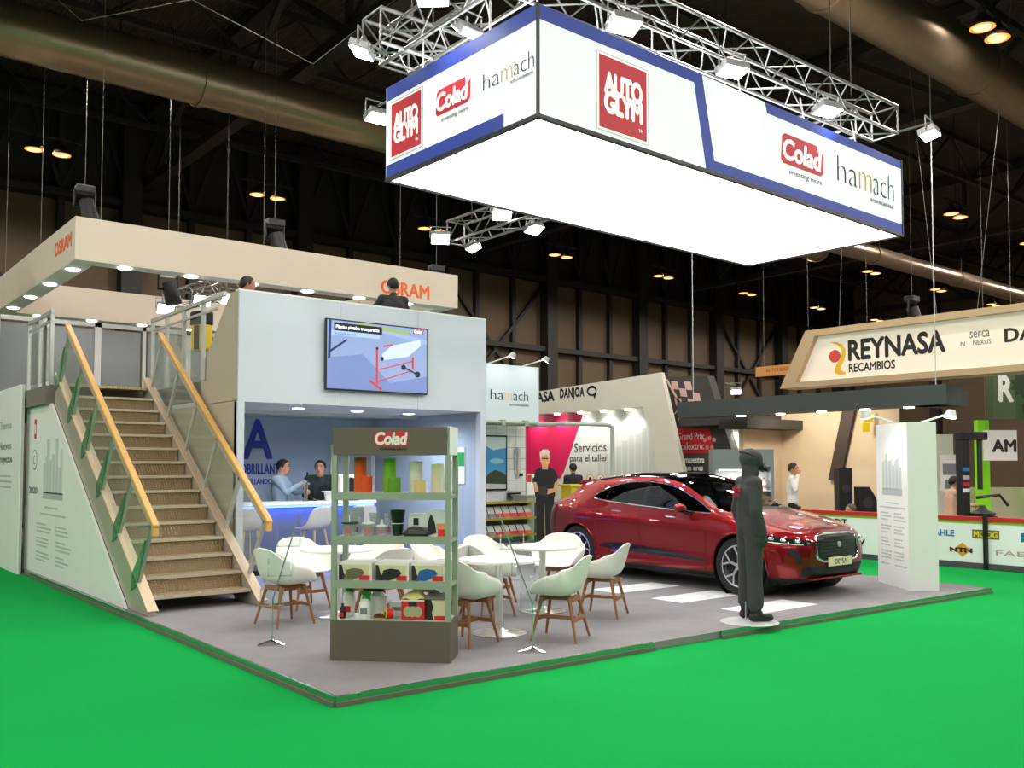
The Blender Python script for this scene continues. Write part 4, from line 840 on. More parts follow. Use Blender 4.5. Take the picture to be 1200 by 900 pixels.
for x in (-0.045, 0.0, 0.045): plate('round_picture', disc(x, 0.068, 0.036, 16, 0.045), (0, -0.09, 0), XP, mat('picture_sage', rgb(170, 168, 130), 0.5), t, lift=0.001 + abs(x) * 0.02)
plate('cream_top_print', rect(-0.10, 0.155, 0.2, 0.012), (0, -0.09, 0), XP, white, t)
t = prod('yellow_cloth', 'pale yellow folded cloth lying on the red carton', 'cloth', 0.70, 0.14, BZ + 0.166)
MB().grid(lambda u, v: (-0.10 + 0.20 * u, -0.09 + 0.18 * v, 0.004 + 0.075 * math.sin(PI * u) ** 0.7 * math.sin(PI * v) ** 0.6 + 0.008 * math.sin(9 * u + 5 * v)), 14, 12).build('folds', mat('cloth_yellow', rgb(236, 226, 150), 0.8), t, smooth=True)
t = prod('cloth_carton', 'cream and black carton with red corner at the right of the bottom shelf', 'carton', 0.905, 0.15, BZ); MB().box(-0.085, 0.085, -0.09, 0.09, 0, 0.165).build('carton', mat('cream_print', None), t); plate('black_print', [(-0.085, 0.0), (-0.03, 0.0), (-0.045, 0.06), (-0.03, 0.10), (-0.05, 0.165), (-0.085, 0.165)], (0, -0.09, 0), XP, ink, t); plate('red_corner', rect(-0.02, 0.0, 0.09, 0.035), (0, -0.09, 0), XP, red, t, lift=0.003)
t = prod('grey_cloth', 'crumpled grey cloth on top of the cream carton', 'cloth', 0.885, 0.15, BZ + 0.166)
MB().grid(lambda u, v: (-0.11 + 0.22 * u, -0.09 + 0.18 * v, 0.004 + 0.06 * math.sin(PI * u) ** 0.7 * math.sin(PI * v) ** 0.6 * (1 + 0.3 * math.sin(11 * u - 4 * v))), 14, 12).build('folds', mat('cloth_grey', rgb(120, 118, 112), 0.85), t, smooth=True)
# ------------------------------------------------------------------ the red car
def mono(xk, yk, x):
    """monotone cubic interpolation"""
    xk = np.array(xk, float); yk = np.array(yk, float); h = np.diff(xk); d = np.diff(yk) / h; m = np.zeros(len(xk))
    m[0] = d[0]; m[-1] = d[-1]
    for i in range(1, len(xk) - 1): m[i] = 0 if d[i - 1] * d[i] <= 0 else 2 * d[i - 1] * d[i] / (d[i - 1] + d[i])
    i = np.clip(np.searchsorted(xk, x) - 1, 0, len(h) - 1); t = (x - xk[i]) / h[i]
    return (1 + 2 * t) * (1 - t) ** 2 * yk[i] + t * (1 - t) ** 2 * h[i] * m[i] + t * t * (3 - 2 * t) * yk[i + 1] + t * t * (t - 1) * h[i] * m[i + 1]
def T(s): 
    p = [float(v) for v in s.replace(',', ' ').split()]; return p[0::2], p[1::2]
CT = [  # width and height of eight points of the half section along the length
 (None, T('0 .30 .1 .23 .4 .19 1 .19 3.6 .19 4.3 .24 4.6 .34 4.68 .45')),
 (T('0 .46 .1 .63 .3 .74 .6 .80 1.3 .80 3.3 .80 4.0 .80 4.4 .72 4.68 .55'), T('0 .31 .1 .235 .4 .195 1 .195 3.6 .195 4.3 .25 4.6 .35 4.68 .46')),
 (T('0 .54 .1 .72 .3 .84 .6 .90 1.3 .90 2 .89 3.3 .91 4 .92 4.4 .84 4.68 .62'), T('0 .37 .3 .33 .6 .31 1.3 .28 3.3 .28 4 .34 4.5 .42 4.68 .50')),
 (T('0 .57 .1 .75 .3 .87 .6 .93 .85 .94 1.4 .895 2 .878 3 .895 3.5 .935 3.84 .945 4.3 .89 4.6 .76 4.68 .66'), T('0 .48 .3 .48 .6 .5 1.3 .50 2 .52 3.3 .52 4 .56 4.68 .62')),
 (T('0 .55 .1 .73 .3 .86 .6 .925 .85 .945 1.4 .93 2 .925 3 .935 3.5 .95 3.84 .95 4.2 .92 4.5 .82 4.68 .66'), T('0 .62 .1 .645 .3 .69 .6 .75 .85 .79 1.4 .83 2 .85 3 .89 3.5 .93 3.84 .955 4.2 .95 4.5 .92 4.68 .86')),
 (T('0 .47 .1 .65 .3 .79 .6 .85 1.0 .86 1.4 .855 2 .85 3 .845 3.5 .83 3.84 .81 4.2 .79 4.5 .72 4.68 .58'), T('0 .71 .1 .77 .3 .835 .6 .91 1.0 .985 1.4 1.01 2 1.03 3 1.08 3.5 1.12 3.84 1.13 4.2 1.10 4.5 1.07 4.68 1.0')),
 (T('0 .32 .1 .47 .3 .60 .6 .68 1.0 .74 1.2 .76 1.6 .70 2.0 .64 2.4 .605 3 .585 3.5 .575 3.84 .565 4.1 .56 4.3 .58 4.5 .55 4.68 .42'), T('0 .76 .1 .825 .3 .88 .6 .945 1.0 1.015 1.2 1.05 1.6 1.22 2.0 1.385 2.4 1.45 3 1.46 3.5 1.425 3.84 1.385 4.1 1.33 4.28 1.18 4.5 1.09 4.68 1.02')),
 (T('0 .16 .1 .23 .3 .3 .6 .36 1.0 .42 1.6 .42 2 .38 3 .35 3.8 .33 4.3 .3 4.68 .2'), T('0 .785 .1 .85 .3 .905 .6 .975 1.0 1.055 1.2 1.10 1.6 1.295 2.0 1.465 2.4 1.525 3 1.53 3.5 1.49 3.84 1.45 4.1 1.395 4.28 1.24 4.5 1.11 4.68 1.03')),
 (None, T('0 .79 .1 .855 .3 .91 .6 .985 1.0 1.065 1.2 1.115 1.6 1.315 2.0 1.485 2.4 1.545 2.7 1.55 3 1.545 3.5 1.505 3.84 1.465 4.1 1.41 4.28 1.26 4.5 1.115 4.68 1.03')),
]
NSEG = 10
def section(us):
    """dense half section, us array -> (n, m, 2) of width, height"""
    K = np.stack([np.stack([np.zeros_like(us) if a is None else mono(a[0], a[1], us), mono(b[0], b[1], us)], -1) for a, b in CT], 1)
    # mirror end points so that the curve leaves the centre line square
    k0 = K[:, 1:2] * np.array([-1, 1]); k1 = K[:, -2:-1] * np.array([-1, 1]); Q = np.concatenate([k0, K, k1], 1)
    out = []
    for i in range(len(CT) - 1):
        p0, p1, p2, p3 = Q[:, i], Q[:, i + 1], Q[:, i + 2], Q[:, i + 3]
        l0 = np.maximum(np.linalg.norm(p1 - p0, axis=-1, keepdims=True), 1e-4) ** .5; l1 = np.maximum(np.linalg.norm(p2 - p1, axis=-1, keepdims=True), 1e-4) ** .5; l2 = np.maximum(np.linalg.norm(p3 - p2, axis=-1, keepdims=True), 1e-4) ** .5
        m1 = ((p1 - p0) / l0 - (p2 - p0) / (l0 + l1) + (p2 - p1) / l1) * l1; m2 = ((p2 - p1) / l1 - (p3 - p1) / (l1 + l2) + (p3 - p2) / l2) * l1
        for k in range(NSEG + (i == len(CT) - 2)):
            t = k / NSEG; out.append((2 * t**3 - 3 * t**2 + 1) * p1 + (t**3 - 2 * t**2 + t) * m1 + (-2 * t**3 + 3 * t**2) * p2 + (t**3 - t**2) * m2)
    return np.stack(out, 1)
def side_w(u, z):
    s = section(np.array([u]))[0]; lo = 1 * NSEG; a = s[lo:7 * NSEG]
    i = int(np.clip(np.searchsorted(a[:, 1], z), 1, len(a) - 1)); t = (z - a[i - 1, 1]) / max(1e-6, a[i, 1] - a[i - 1, 1])
    return float(a[i - 1, 0] + min(1, max(0, t)) * (a[i, 0] - a[i - 1, 0]))
def inpoly(u, z, poly):
    poly = np.array(poly); r = np.zeros(u.shape, bool); j = len(poly) - 1
    for i in range(len(poly)):
        a, b = poly[i], poly[j]
        c = ((a[1] > z) != (b[1] > z)) & (u < (b[0] - a[0]) * (z - a[1]) / (b[1] - a[1] + 1e-12) + a[0]); r ^= c; j = i
    return r
car = thing('red_car', 'glossy dark red crossover car with black roof parked on the zebra stripes', 'car', (7.34, 0.62, PZ))
FA, RA, WR = 0.81, 3.80, 0.372              # axles and wheel radius; local y is distance from the nose, x sideways
us = np.concatenate([np.linspace(0, 0.3, 34)[:-1], np.linspace(0.3, 4.3, 300)[:-1], np.linspace(4.3, 4.68, 40)])
sec = section(us); nU, nM = sec.shape[0], sec.shape[1]
full = np.concatenate([sec[:, ::-1] * np.array([-1, 1]), sec[:, 1:]], 1)         # left top ... bottom ... right top
# reorder: start at top centre, go down left side (-x), along the floor, up the right side
nF = full.shape[1]; tpar = np.concatenate([np.arange(nM)[::-1], np.arange(1, nM)]) / NSEG
Vv = np.zeros((nU, nF, 3)); Vv[..., 0] = full[..., 0]; Vv[..., 2] = full[..., 1]; Vv[..., 1] = us[:, None]
verts = Vv.reshape(-1, 3).tolist(); quads = []; info = []
ii, jj = np.meshgrid(np.arange(nU - 1), np.arange(nF - 1), indexing='ij'); ii = ii.ravel(); jj = jj.ravel()
Q = np.stack([ii * nF + jj, ii * nF + jj + 1, (ii + 1) * nF + jj + 1, (ii + 1) * nF + jj], 1)
VA = np.array(verts); cen = VA[Q].mean(1); tp_ = (tpar[jj] + tpar[jj + 1]) / 2
# nose and tail caps
capv = []; capq = []; capt = []
for ui, sgn in ((0, -1), (nU - 1, 1)):
    kk = np.linspace(-1, 1, 61); half = sec[ui]; base = len(verts) + len(capv)
    for p in half:
        for k in kk: capv.append((p[0] * k, us[ui] + sgn * 0.035 * (1 - k * k) * min(1, p[0] / 0.3), p[1]))
    n = len(kk)
    for i in range(nM - 1):
        for j in range(n - 1): capq.append((base + i * n + j, base + i * n + j + 1, base + (i + 1) * n + j + 1, base + (i + 1) * n + j)); capt.append((i + 0.5) / NSEG)
VA = np.concatenate([VA, np.array(capv)]); Q = np.concatenate([Q, np.array(capq)]); cen = VA[Q].mean(1); tp_ = np.concatenate([tp_, np.array(capt)])
X, U, Z = cen[:, 0], cen[:, 1], cen[:, 2]; AX = np.abs(X); ncap = len(capq); iscap = np.arange(len(Q)) >= len(Q) - ncap
reg = np.full(len(Q), 'body', dtype=object)
GLASS = [(1.27, 1.02), (1.45, 1.115), (1.7, 1.225), (1.95, 1.325), (2.2, 1.385), (2.5, 1.412), (2.85, 1.41), (3.1, 1.38), (3.3, 1.325), (3.48, 1.24), (3.56, 1.17), (3.5, 1.143), (3.2, 1.115), (2.6, 1.075), (2.0, 1.045), (1.6, 1.03)]
side = (AX > 0.45) & ~iscap
g = inpoly(U, Z, GLASS) & side & (tp_ > 4.6)
reg[g & (U < 2.50)] = 'front_side_window'; reg[g & (U > 2.58) & (U < 3.27)] = 'rear_side_window'; reg[g & (U > 3.29)] = 'quarter_window'; reg[g & (U >= 2.50) & (U <= 2.58)] = 'door_pillar'; reg[g & (U >= 3.27) & (U <= 3.29)] = 'door_pillar'
top = (tp_ > 6.12) & ~iscap
reg[top & (U > 1.10) & (U < 2.12)] = 'windscreen'; reg[top & (U >= 2.12) & (U < 3.78)] = 'roof_panel'; reg[top & (U > 3.93) & (U < 4.36)] = 'rear_window'
reg[(tp_ > 5.9) & (U > 0.97) & (U <= 1.10) & ~iscap & (AX < 0.72)] = 'cowl'
WEDGE = [(1.30, 0.405), (1.7, 0.455), (2.2, 0.50), (2.7, 0.525), (3.0, 0.53), (3.25, 0.50), (3.32, 0.455), (3.0, 0.43), (2.2, 0.405), (1.5, 0.385)]
reg[((Z < 0.262) & side) | (tp_ < 1.02)] = 'sill'
nose = (U < 0.32)
reg[nose & (Z > 0.285) & (Z < 0.405) & (AX < 0.66)] = 'lower_intake'
reg[nose & (Z <= 0.262)] = 'sill'
hl = (U < 0.72) & (AX > 0.50) & (Z > 0.665 + 0.08 * U) & (Z < 0.725 + 0.12 * U + 0.02 * (AX - 0.5)) & (tp_ < 5.6) & (U + AX * 0.3 < 0.92)
reg[hl] = 'headlamp'
gr = nose & (((AX / 0.44) ** 5 + (np.abs(Z - 0.625) / 0.165) ** 5) < 1)
reg[gr] = 'grille'
reg[(U > 4.30) & (Z > 0.93) & (Z < 1.03) & (AX > 0.35)] = 'tail_lamp'
reg[(U > 4.5) & (Z < 0.52)] = 'lower_intake'
arch = np.zeros(len(Q), bool)
for a in (FA, RA): arch |= ((U - a) ** 2 + (Z - WR) ** 2 < 0.415 ** 2) & (AX > 0.50) & ~iscap
keep = ~arch
paint = mat('car_paint_red', rgb(138, 2, 15), 0.34, 0.78, coat=0.8)
tint = glassmat('car_glass', (0.10, 0.12, 0.13, 1), 0.05, 0.01, 0.12, rgb(14, 16, 18)); gblack = mat('gloss_black', rgb(10, 10, 12), 0.12, coat=0.6); mblack = mat('matt_black_trim', rgb(14, 14, 15), 0.6)
RM = {'body': paint, 'front_side_window': tint, 'rear_side_window': tint, 'quarter_window': tint, 'door_pillar': gblack, 'windscreen': glassmat('windscreen_glass', (0.34, 0.38, 0.38, 1), 0.04, 0.01, 0.06, rgb(30, 34, 36)), 'roof_panel': gblack, 'rear_window': tint, 'cowl': mblack, 'door_wedge': gblack, 'sill': mblack, 'side_vent': gblack, 'lower_intake': mblack, 'headlamp': mat('headlamp_glass', rgb(36, 38, 42), 0.06, coat=1.0), 'grille': mat('grille_mesh', rgb(14, 14, 16), 0.35), 'tail_lamp': mat('tail_lamp_red', rgb(120, 30, 50), 0.15, coat=1.0)}
names = {'body': 'body_shell', 'lower_intake': 'bumper_intake'}
for r_ in dict.fromkeys(reg[keep]):
    sel = keep & (reg == r_)
    q = Q[sel]; us_, inv = np.unique(q, return_inverse=True); q2 = inv.reshape(-1, 4)
    vv = VA[us_]
    parts_ = [(q2, vv)]
    if r_ in ('headlamp', 'side_vent', 'tail_lamp', 'front_side_window', 'rear_side_window', 'quarter_window', 'door_wedge', 'door_pillar'):
        c = vv[q2].mean(1)[:, 0]; cu_ = vv[q2].mean(1)[:, 1]; sp_ = 3.0 if r_ == 'door_pillar' else -9; parts_ = [(q2[(c < 0) & (cu_ < sp_)], vv), (q2[(c > 0) & (cu_ < sp_)], vv), (q2[(c < 0) & (cu_ >= sp_)], vv), (q2[(c > 0) & (cu_ >= sp_)], vv)]
    if r_ == 'lower_intake':
        cu_ = vv[q2].mean(1)[:, 1]; parts_ = [(q2[cu_ < 2], vv), (q2[cu_ > 2], vv)]
    for q3, v3 in parts_:
        if not len(q3): continue
        mbx = MB(); uu, iv = np.unique(q3, return_inverse=True); mbx.add(v3[uu].tolist(), iv.reshape(-1, 4).tolist())
        o = mbx.build(names.get(r_, r_), RM[r_], car, smooth=True, angle=60)
def onside(pts, sx, off=0.004): return [(sx * (side_w(u, z) + off), u, z) for u, z in pts]
def fine(poly, closed=False, n=6):
    out = []; m = len(poly)
    for i in range(m if closed else m - 1):
        a, b = poly[i], poly[(i + 1) % m]
        out += [(a[0] + (b[0] - a[0]) * k / n, a[1] + (b[1] - a[1]) * k / n) for k in range(n)]
    if not closed: out.append(poly[-1])
    return out
for sx in (-1, 1):
    MB().tube(onside(fine(GLASS, True, 4), sx), 0.010, 6, closed=True).build('window_trim', chrome, car, smooth=True)
    for a in (FA, RA):
        pts = [(a + 0.412 * math.cos(t), WR + 0.412 * math.sin(t)) for t in np.linspace(-0.25, PI + 0.25, 40)]
        MB().tube([(sx * (side_w(u, max(z, 0.24)) + 0.002), u, z) for u, z in pts], 0.014, 6).build('arch_lip', paint, car, smooth=True)
        MB().cyl((sx * 0.52, a, WR), (sx * 0.90, a, WR), 0.42, n=40, caps=False).cyl((sx * 0.50, a, WR), (sx * 0.52, a, WR), 0.42, n=40).build('wheel_housing', mblack, car)
    for u in (1.36, 2.545, 3.40):
        pts = [(u - 0.02 * math.sin((z - 0.3) * 4) + (max(0, 0.6 - z) * 0.35 if u > 3 else 0), z) for z in np.linspace(0.275, 1.02 + 0.03 * (u - 1.3) if u < 3 else 1.1, 22)]
        MB().tube(onside(pts, sx, -0.0005), 0.004, 5).build('door_gap', mblack, car)
    for u, z in ((2.98, 0.985), (1.95, 0.945)):
        MB().tube(onside([(u - 0.10, z - 0.004), (u - 0.05, z), (u + 0.05, z + 0.004), (u + 0.10, z + 0.006)], sx, 0.004), [0.006, 0.012, 0.012, 0.006], 8).build('door_handle', chrome, car, smooth=True)
    mr = MB().ball((sx * 1.02, 1.68, 1.075), (0.10, 0.075, 0.062), 16, 10).build('mirror_shell', paint, car, smooth=True)
    MB().tube([(sx * 0.86, 1.60, 1.0), (sx * 0.95, 1.64, 1.02), (sx * 1.0, 1.68, 1.04)], 0.022, 8).ball((sx * 1.02, 1.68, 1.045), (0.09, 0.07, 0.03), 14, 6).build('mirror_arm', gblack, mr, smooth=True)
    # lamp internals
    for k in range(3): 
        u = 0.10 + 0.13 * k; z = 0.70 + 0.10 * u + 0.005; MB().ball((sx * (side_w(u, z) - 0.01), u, z), (0.03, 0.05, 0.022), 10, 6).build('lamp_lens', chrome, car, smooth=True)
    MB().tube([(sx * (side_w(u, 0.665 + 0.08 * u) + 0.003), u, 0.672 + 0.08 * u) for u in np.linspace(0.05, 0.62, 16)], 0.006, 6).build('lamp_line', mat('lamp_white_line', rgb(230, 234, 238), 0.2), car)
    MB().bar((sx * 0.48, 0.03, 0.375), (sx * 0.70, 0.12, 0.375), 0.012, 0.015).build('fog_strip', chrome, car)
sur = [(0.45 * np.sign(math.cos(t)) * abs(math.cos(t)) ** 0.4, 0.625 + 0.17 * np.sign(math.sin(t)) * abs(math.sin(t)) ** 0.4) for t in np.linspace(0, 2 * PI, 64)[:-1]]
def nose_u(x, z):
    a = section(np.linspace(0, 0.3, 60)); 
    for i in range(60):
        s = a[i]; k = s[:, 1]; 
        if k.max() >= z:
            w_ = np.interp(z, k, s[:, 0]) if True else 0
            if w_ >= abs(x): 
                return (-0.035 * (1 - (x / max(w_, 1e-3)) ** 2) * min(1, w_ / 0.3)) if i == 0 else 0.3 * i / 59
    return 0.3
MB().tube([(x, nose_u(x, z) - 0.006, z) for x, z in sur], 0.016, 8, closed=True).build('grille_surround', chrome, car, smooth=True)
for sx in (-1, 1):
    def wedge(u, v):
        uu = 1.30 + 2.02 * u; hi = float(np.interp(uu, [1.30, 1.7, 2.2, 2.7, 3.0, 3.25, 3.32], [0.40, 0.455, 0.50, 0.525, 0.53, 0.505, 0.47])); lo = float(np.interp(uu, [1.30, 1.5, 2.2, 3.0, 3.32], [0.39, 0.385, 0.405, 0.43, 0.46])); z = lo + (hi - lo) * v
        return (sx * (side_w(uu, z) + 0.006), uu, z)
    MB().grid(wedge, 50, 5).build('door_wedge', gblack, car, smooth=True)
    def vent(u, v):
        z = 0.44 + 0.19 * v; x = (0.66 + 0.06 * v) + (0.05 + 0.05 * v) * u
        return (sx * x, nose_u(x, z) - 0.006, z)
    MB().grid(vent, 6, 10).build('side_vent', mblack, car, smooth=True)
for k in range(7):
    z = 0.50 + 0.042 * k; MB().tube([(x, nose_u(x, z) - 0.002, z) for x in np.linspace(-0.39, 0.39, 15)], 0.006, 5).build('grille_bar', mblack, car)
MB().lathe([(0.001, -0.052), (0.034, -0.050), (0.036, -0.040), (0.036, -0.030)], (0, 0, 0.66), 18, axis='y').build('nose_badge', alu_soft, car, smooth=True)
np_ = MB().box(-0.26, 0.26, -0.062, -0.048, 0.395, 0.505).build('number_plate', mat('plate_cream', rgb(226, 222, 186), 0.4), car, bevel=0.004)
lettering('DEYSA', ink, 0.26, 0.06, (-0.13, -0.0625, 0.42), XP, np_, depth=0.002)
MB().box(-0.55, 0.55, -0.02, 0.18, 0.235, 0.262).build('front_splitter', paint, car, bevel=0.01)
MB().tube([(x, 4.10, 1.41 - 0.11 * x * x) for x in np.linspace(-0.58, 0.58, 13)], 0.03, 8).build('roof_spoiler', paint, car, smooth=True)
MB().box(-0.78, 0.78, 0.35, 4.25, 0.17, 0.23).build('underbody', mblack, car)
for x, y in ((0.42, 0.02), (-0.42, 0.02)): pass
# interior
MB().box(-0.72, 0.72, 1.2, 1.62, 0.62, 0.98).build('dashboard', mblack, car, bevel=0.05); MB().box(-0.75, 0.75, 1.2, 4.1, 0.26, 0.34).build('cabin_floor', mblack, car)
seat_m = mat('seat_leather', rgb(48, 46, 46), 0.55)
for x in (-0.37, 0.37):
    for y in (2.15, 3.10):
        MB().box(x - 0.24, x + 0.24, y - 0.25, y + 0.25, 0.34, 0.62).build('seat', seat_m, car, bevel=0.05); MB().box(x - 0.23, x + 0.23, y + 0.18, y + 0.36, 0.6, 1.12).build('seat_back', seat_m, car, bevel=0.05); MB().box(x - 0.12, x + 0.12, y + 0.24, y + 0.34, 1.14, 1.32).build('head_rest', seat_m, car, bevel=0.03)
MB().tube([(0.37 + 0.17 * math.cos(t), 1.72 + 0.07 * math.sin(t), 0.99 + 0.16 * math.sin(t)) for t in np.linspace(0, 2 * PI, 25)[:-1]], 0.016, 8, closed=True).bar((0.20, 1.72, 0.99), (0.54, 1.72, 0.99), 0.03, 0.05).build('steering_wheel', black, car, smooth=True)
MB().box(-0.10, 0.10, 1.85, 1.88, 1.34, 1.40).build('rear_view_mirror', black, car, bevel=0.01)
# wheels
tyre_m = mat('tyre_rubber', rgb(20, 20, 21), 0.75); rim_m = mat('rim_silver', rgb(206, 208, 212), 0.22, 0.85); rim_d = mat('rim_dark', rgb(24, 25, 28), 0.35, 0.4)
for sx, a in ((-1, FA), (1, FA), (-1, RA), (1, RA)):
    wx = sx * 0.80
    prof = [(0.262, -0.11), (0.34, -0.122), (0.362, -0.105), (WR, -0.07), (WR, 0.07), (0.362, 0.105), (0.34, 0.122), (0.262, 0.11)]
    ty = MB().lathe(prof, (wx, a, WR), 48, axis='x', caps=False).build('tyre', tyre_m, car, smooth=True, angle=50)
    out = wx + sx * 0.095
    MB().lathe([(0.264, -0.03 * sx), (0.268, 0.018 * sx), (0.250, 0.020 * sx), (0.246, -0.06 * sx)], (out, a, WR), 48, axis='x', caps=False).build('rim_ring', rim_m, ty, smooth=True)
    MB().lathe([(0.25, -0.07), (0.25, -0.06), (0.05, -0.05), (0.01, -0.05)], (out, a, WR), 32, axis='x').build('rim_well', rim_d, ty) if sx > 0 else MB().lathe([(0.25, 0.07), (0.25, 0.06), (0.05, 0.05), (0.01, 0.05)], (out, a, WR), 32, axis='x').build('rim_well', rim_d, ty)
    for k in range(5):
        th = 2 * PI * k / 5 + PI / 2
        def rp(r, t, h=0.0): return (out + sx * h, a + r * math.cos(t), WR + r * math.sin(t))
        MB().bar(rp(0.03, th, 0.01), rp(0.14, th, 0.012), 0.035, 0.02, (1, 0, 0)).bar(rp(0.13, th, 0.012), rp(0.255, th - 0.30, 0.008), 0.024, 0.02, (1, 0, 0)).bar(rp(0.13, th, 0.012), rp(0.255, th + 0.30, 0.008), 0.024, 0.02, (1, 0, 0)).build('spoke', rim_m, ty)
    MB().cyl((out - sx * 0.02, a, WR), (out + sx * 0.022, a, WR), 0.045, n=18).build('hub_cap', rim_m, ty, smooth=True)
# ------------------------------------------------------------------ people
def figure(name, label, cat, loc, rz, pose, mats, rule, voxel=0.013, extra=None, hair=None, head_yaw=0.0, bulk=1.0, face=True, group=None):
    """one continuous surface grown from tapered limbs. pose: joint overrides (x forward, y left, z up). rule: limb kind -> material"""
    J = dict(pelvis=(0, 0, 0.96), waist=(0, 0, 1.10), chest=(0, 0, 1.32), neck=(0, 0, 1.47), head=(0.02, 0, 1.635),
             sl=(0, 0.185, 1.42), sr=(0, -0.185, 1.42), el=(-0.02, 0.25, 1.13), er=(-0.02, -0.25, 1.13), wl=(0.06, 0.25, 0.88), wr=(0.06, -0.25, 0.88),
             hl=(0, 0.095, 0.93), hr=(0, -0.095, 0.93), kl=(0.02, 0.11, 0.50), kr=(0.02, -0.11, 0.50), al=(0, 0.12, 0.09), ar=(0, -0.12, 0.09))
    J.update(pose); J = {k: Vector(v) for k, v in J.items()}
    prims = []                                # (p, q, rp, rq, kind)
    def cap(p, q, a, b, kind): prims.append((Vector(p), Vector(q), a, b, kind))
    b = bulk
    for dy in (-0.075, 0.075):
        o = Vector((0, dy, 0)); cap(J['pelvis'] + o, J['waist'] + o * 0.9, 0.115 * b, 0.105 * b, 'torso'); cap(J['waist'] + o * 0.9, J['chest'] + o * 1.1, 0.105 * b, 0.115 * b, 'torso')
    cap(J['chest'], (J['sl'] + J['sr']) / 2 - Vector((0, 0, 0.02)), 0.115 * b, 0.10, 'torso')
    cap(J['sl'], J['sr'], 0.072, 0.072, 'torso'); cap((J['sl'] + J['sr']) / 2, J['neck'] + Vector((0, 0, 0.03)), 0.062, 0.056, 'collar'); cap(J['neck'], J['head'] - Vector((0.0, 0, 0.06)), 0.054, 0.052, 'skin')
    for s in 'lr':
        cap(J['s' + s], J['e' + s], 0.060 * b, 0.047 * b, 'sleeve'); cap(J['e' + s], J['w' + s], 0.046 * b, 0.032, 'cuff')
        cap(J['h' + s], J['k' + s], 0.092 * b, 0.064, 'leg'); cap(J['k' + s], J['a' + s], 0.064, 0.048, 'leg')
        f = J['a' + s]; cap(f - Vector((0.035, 0, 0.045)), f + Vector((0.16, 0, -0.05)), 0.045, 0.040, 'shoe'); cap(f + Vector((-0.01, 0, 0.02)), f + Vector((0.05, 0, -0.03)), 0.05, 0.045, 'shoe')
        # hand: palm, four fingers, thumb from the side of the palm
        wv = J['w' + s]; d = (wv - J['e' + s]).normalized(); hd_ = pose.get('hand_' + s); d = Vector(hd_).normalized() if hd_ else d
        up_ = Vector((0, 1 if s == 'l' else -1, 0)); nx = d.cross(up_); nx = nx.normalized() if nx.length > 0.1 else Vector((1, 0, 0)); ac = nx
        pal = wv + d * 0.075; cap(wv + d * 0.01, pal, 0.030, 0.034, 'hand'); cap(pal + ac * 0.02, wv + d * 0.03 + ac * 0.012, 0.020, 0.020, 'hand'); curl = up_.cross(d) * 0
        inn = -up_ if hd_ is None else Vector((0, 0, -1))
        for i, ln in enumerate((0.070, 0.082, 0.078, 0.060)):
            a0 = pal + ac * (0.030 - 0.02 * i); m0 = a0 + d * ln * 0.6 + inn * 0.006; e0 = m0 + (d * 0.7 + inn * 0.6) * ln * 0.45
            cap(a0, m0, 0.010, 0.0095, 'hand'); cap(m0, e0, 0.0095, 0.008, 'hand')
        t0 = wv + d * 0.03 + ac * 0.025; t1 = t0 + (ac * 0.8 + d * 0.7).normalized() * 0.045; cap(t0, t1, 0.014, 0.012, 'hand'); cap(t1, t1 + (d + inn * 0.3).normalized() * 0.032, 0.012, 0.010, 'hand')
    # head
    c = J['head']; fy = Vector((math.cos(head_yaw), math.sin(head_yaw), 0)); sy_ = Vector((-fy.y, fy.x, 0))
    cap(c + Vector((0, 0, 0.035)) - fy * 0.022, c + Vector((0, 0, 0.03)) + fy * 0.02, 0.085, 0.078, 'head'); cap(c + fy * 0.025, c + fy * 0.038 - Vector((0, 0, 0.075)), 0.070, 0.042, 'head'); cap(c - Vector((0, 0, 0.02)) - fy * 0.02, c + Vector((0, 0, 0.02)), 0.07, 0.07, 'head')
    if face:
        cap(c + fy * 0.095 + Vector((0, 0, 0.01)), c + fy * 0.116 - Vector((0, 0, 0.024)), 0.009, 0.014, 'head'); cap(c + fy * 0.085 - Vector((0, 0, 0.058)) - sy_ * 0.015, c + fy * 0.085 - Vector((0, 0, 0.058)) + sy_ * 0.015, 0.010, 0.010, 'lips')
        for k in (-1, 1): cap(c + sy_ * 0.084 * k + Vector((0, 0, 0.018)) - fy * 0.012, c + sy_ * 0.082 * k - Vector((0, 0, 0.02)) - fy * 0.006, 0.014, 0.010, 'head')
    if extra: extra(cap, J)
    mb = MB()
    for p, q, ra, rb_, kind in prims:
        d = q - p; n = 10
        if d.length < 1e-5: d = Vector((0, 0, 1e-4)); q = p + d
        dd = d.normalized(); prof = [(p - dd * ra * math.cos(t), ra * math.sin(t)) for t in (0.25, 0.7, 1.15)] + [(p, ra)] + [(q, rb_)] + [(q + dd * rb_ * math.cos(t), rb_ * math.sin(t)) for t in (1.15, 0.7, 0.25)]
        mb.tube([a for a, r in prof], [r for a, r in prof], n)
    me = mb.mesh('raw'); tmp = bpy.data.objects.new('raw', me); COL.objects.link(tmp)
    rm = tmp.modifiers.new('r', 'REMESH'); rm.mode = 'VOXEL'; rm.voxel_size = voxel; sm = tmp.modifiers.new('s', 'SMOOTH'); sm.factor = 0.5; sm.iterations = 4
    bm_ = bpy.data.meshes.new_from_object(tmp.evaluated_get(bpy.context.evaluated_depsgraph_get())); bpy.data.objects.remove(tmp); bpy.data.meshes.remove(me)
    t = thing(name, label, cat, loc, rz, group)
    kinds = list(dict.fromkeys(rule[p[4]] for p in prims)); bm_.materials.clear()
    for k in kinds: bm_.materials.append(mats[k])
    nf = len(bm_.polygons); cc = np.zeros(nf * 3); bm_.polygons.foreach_get('center', cc); cc = cc.reshape(-1, 3); best = np.full(nf, 1e9); idx = np.zeros(nf, int)
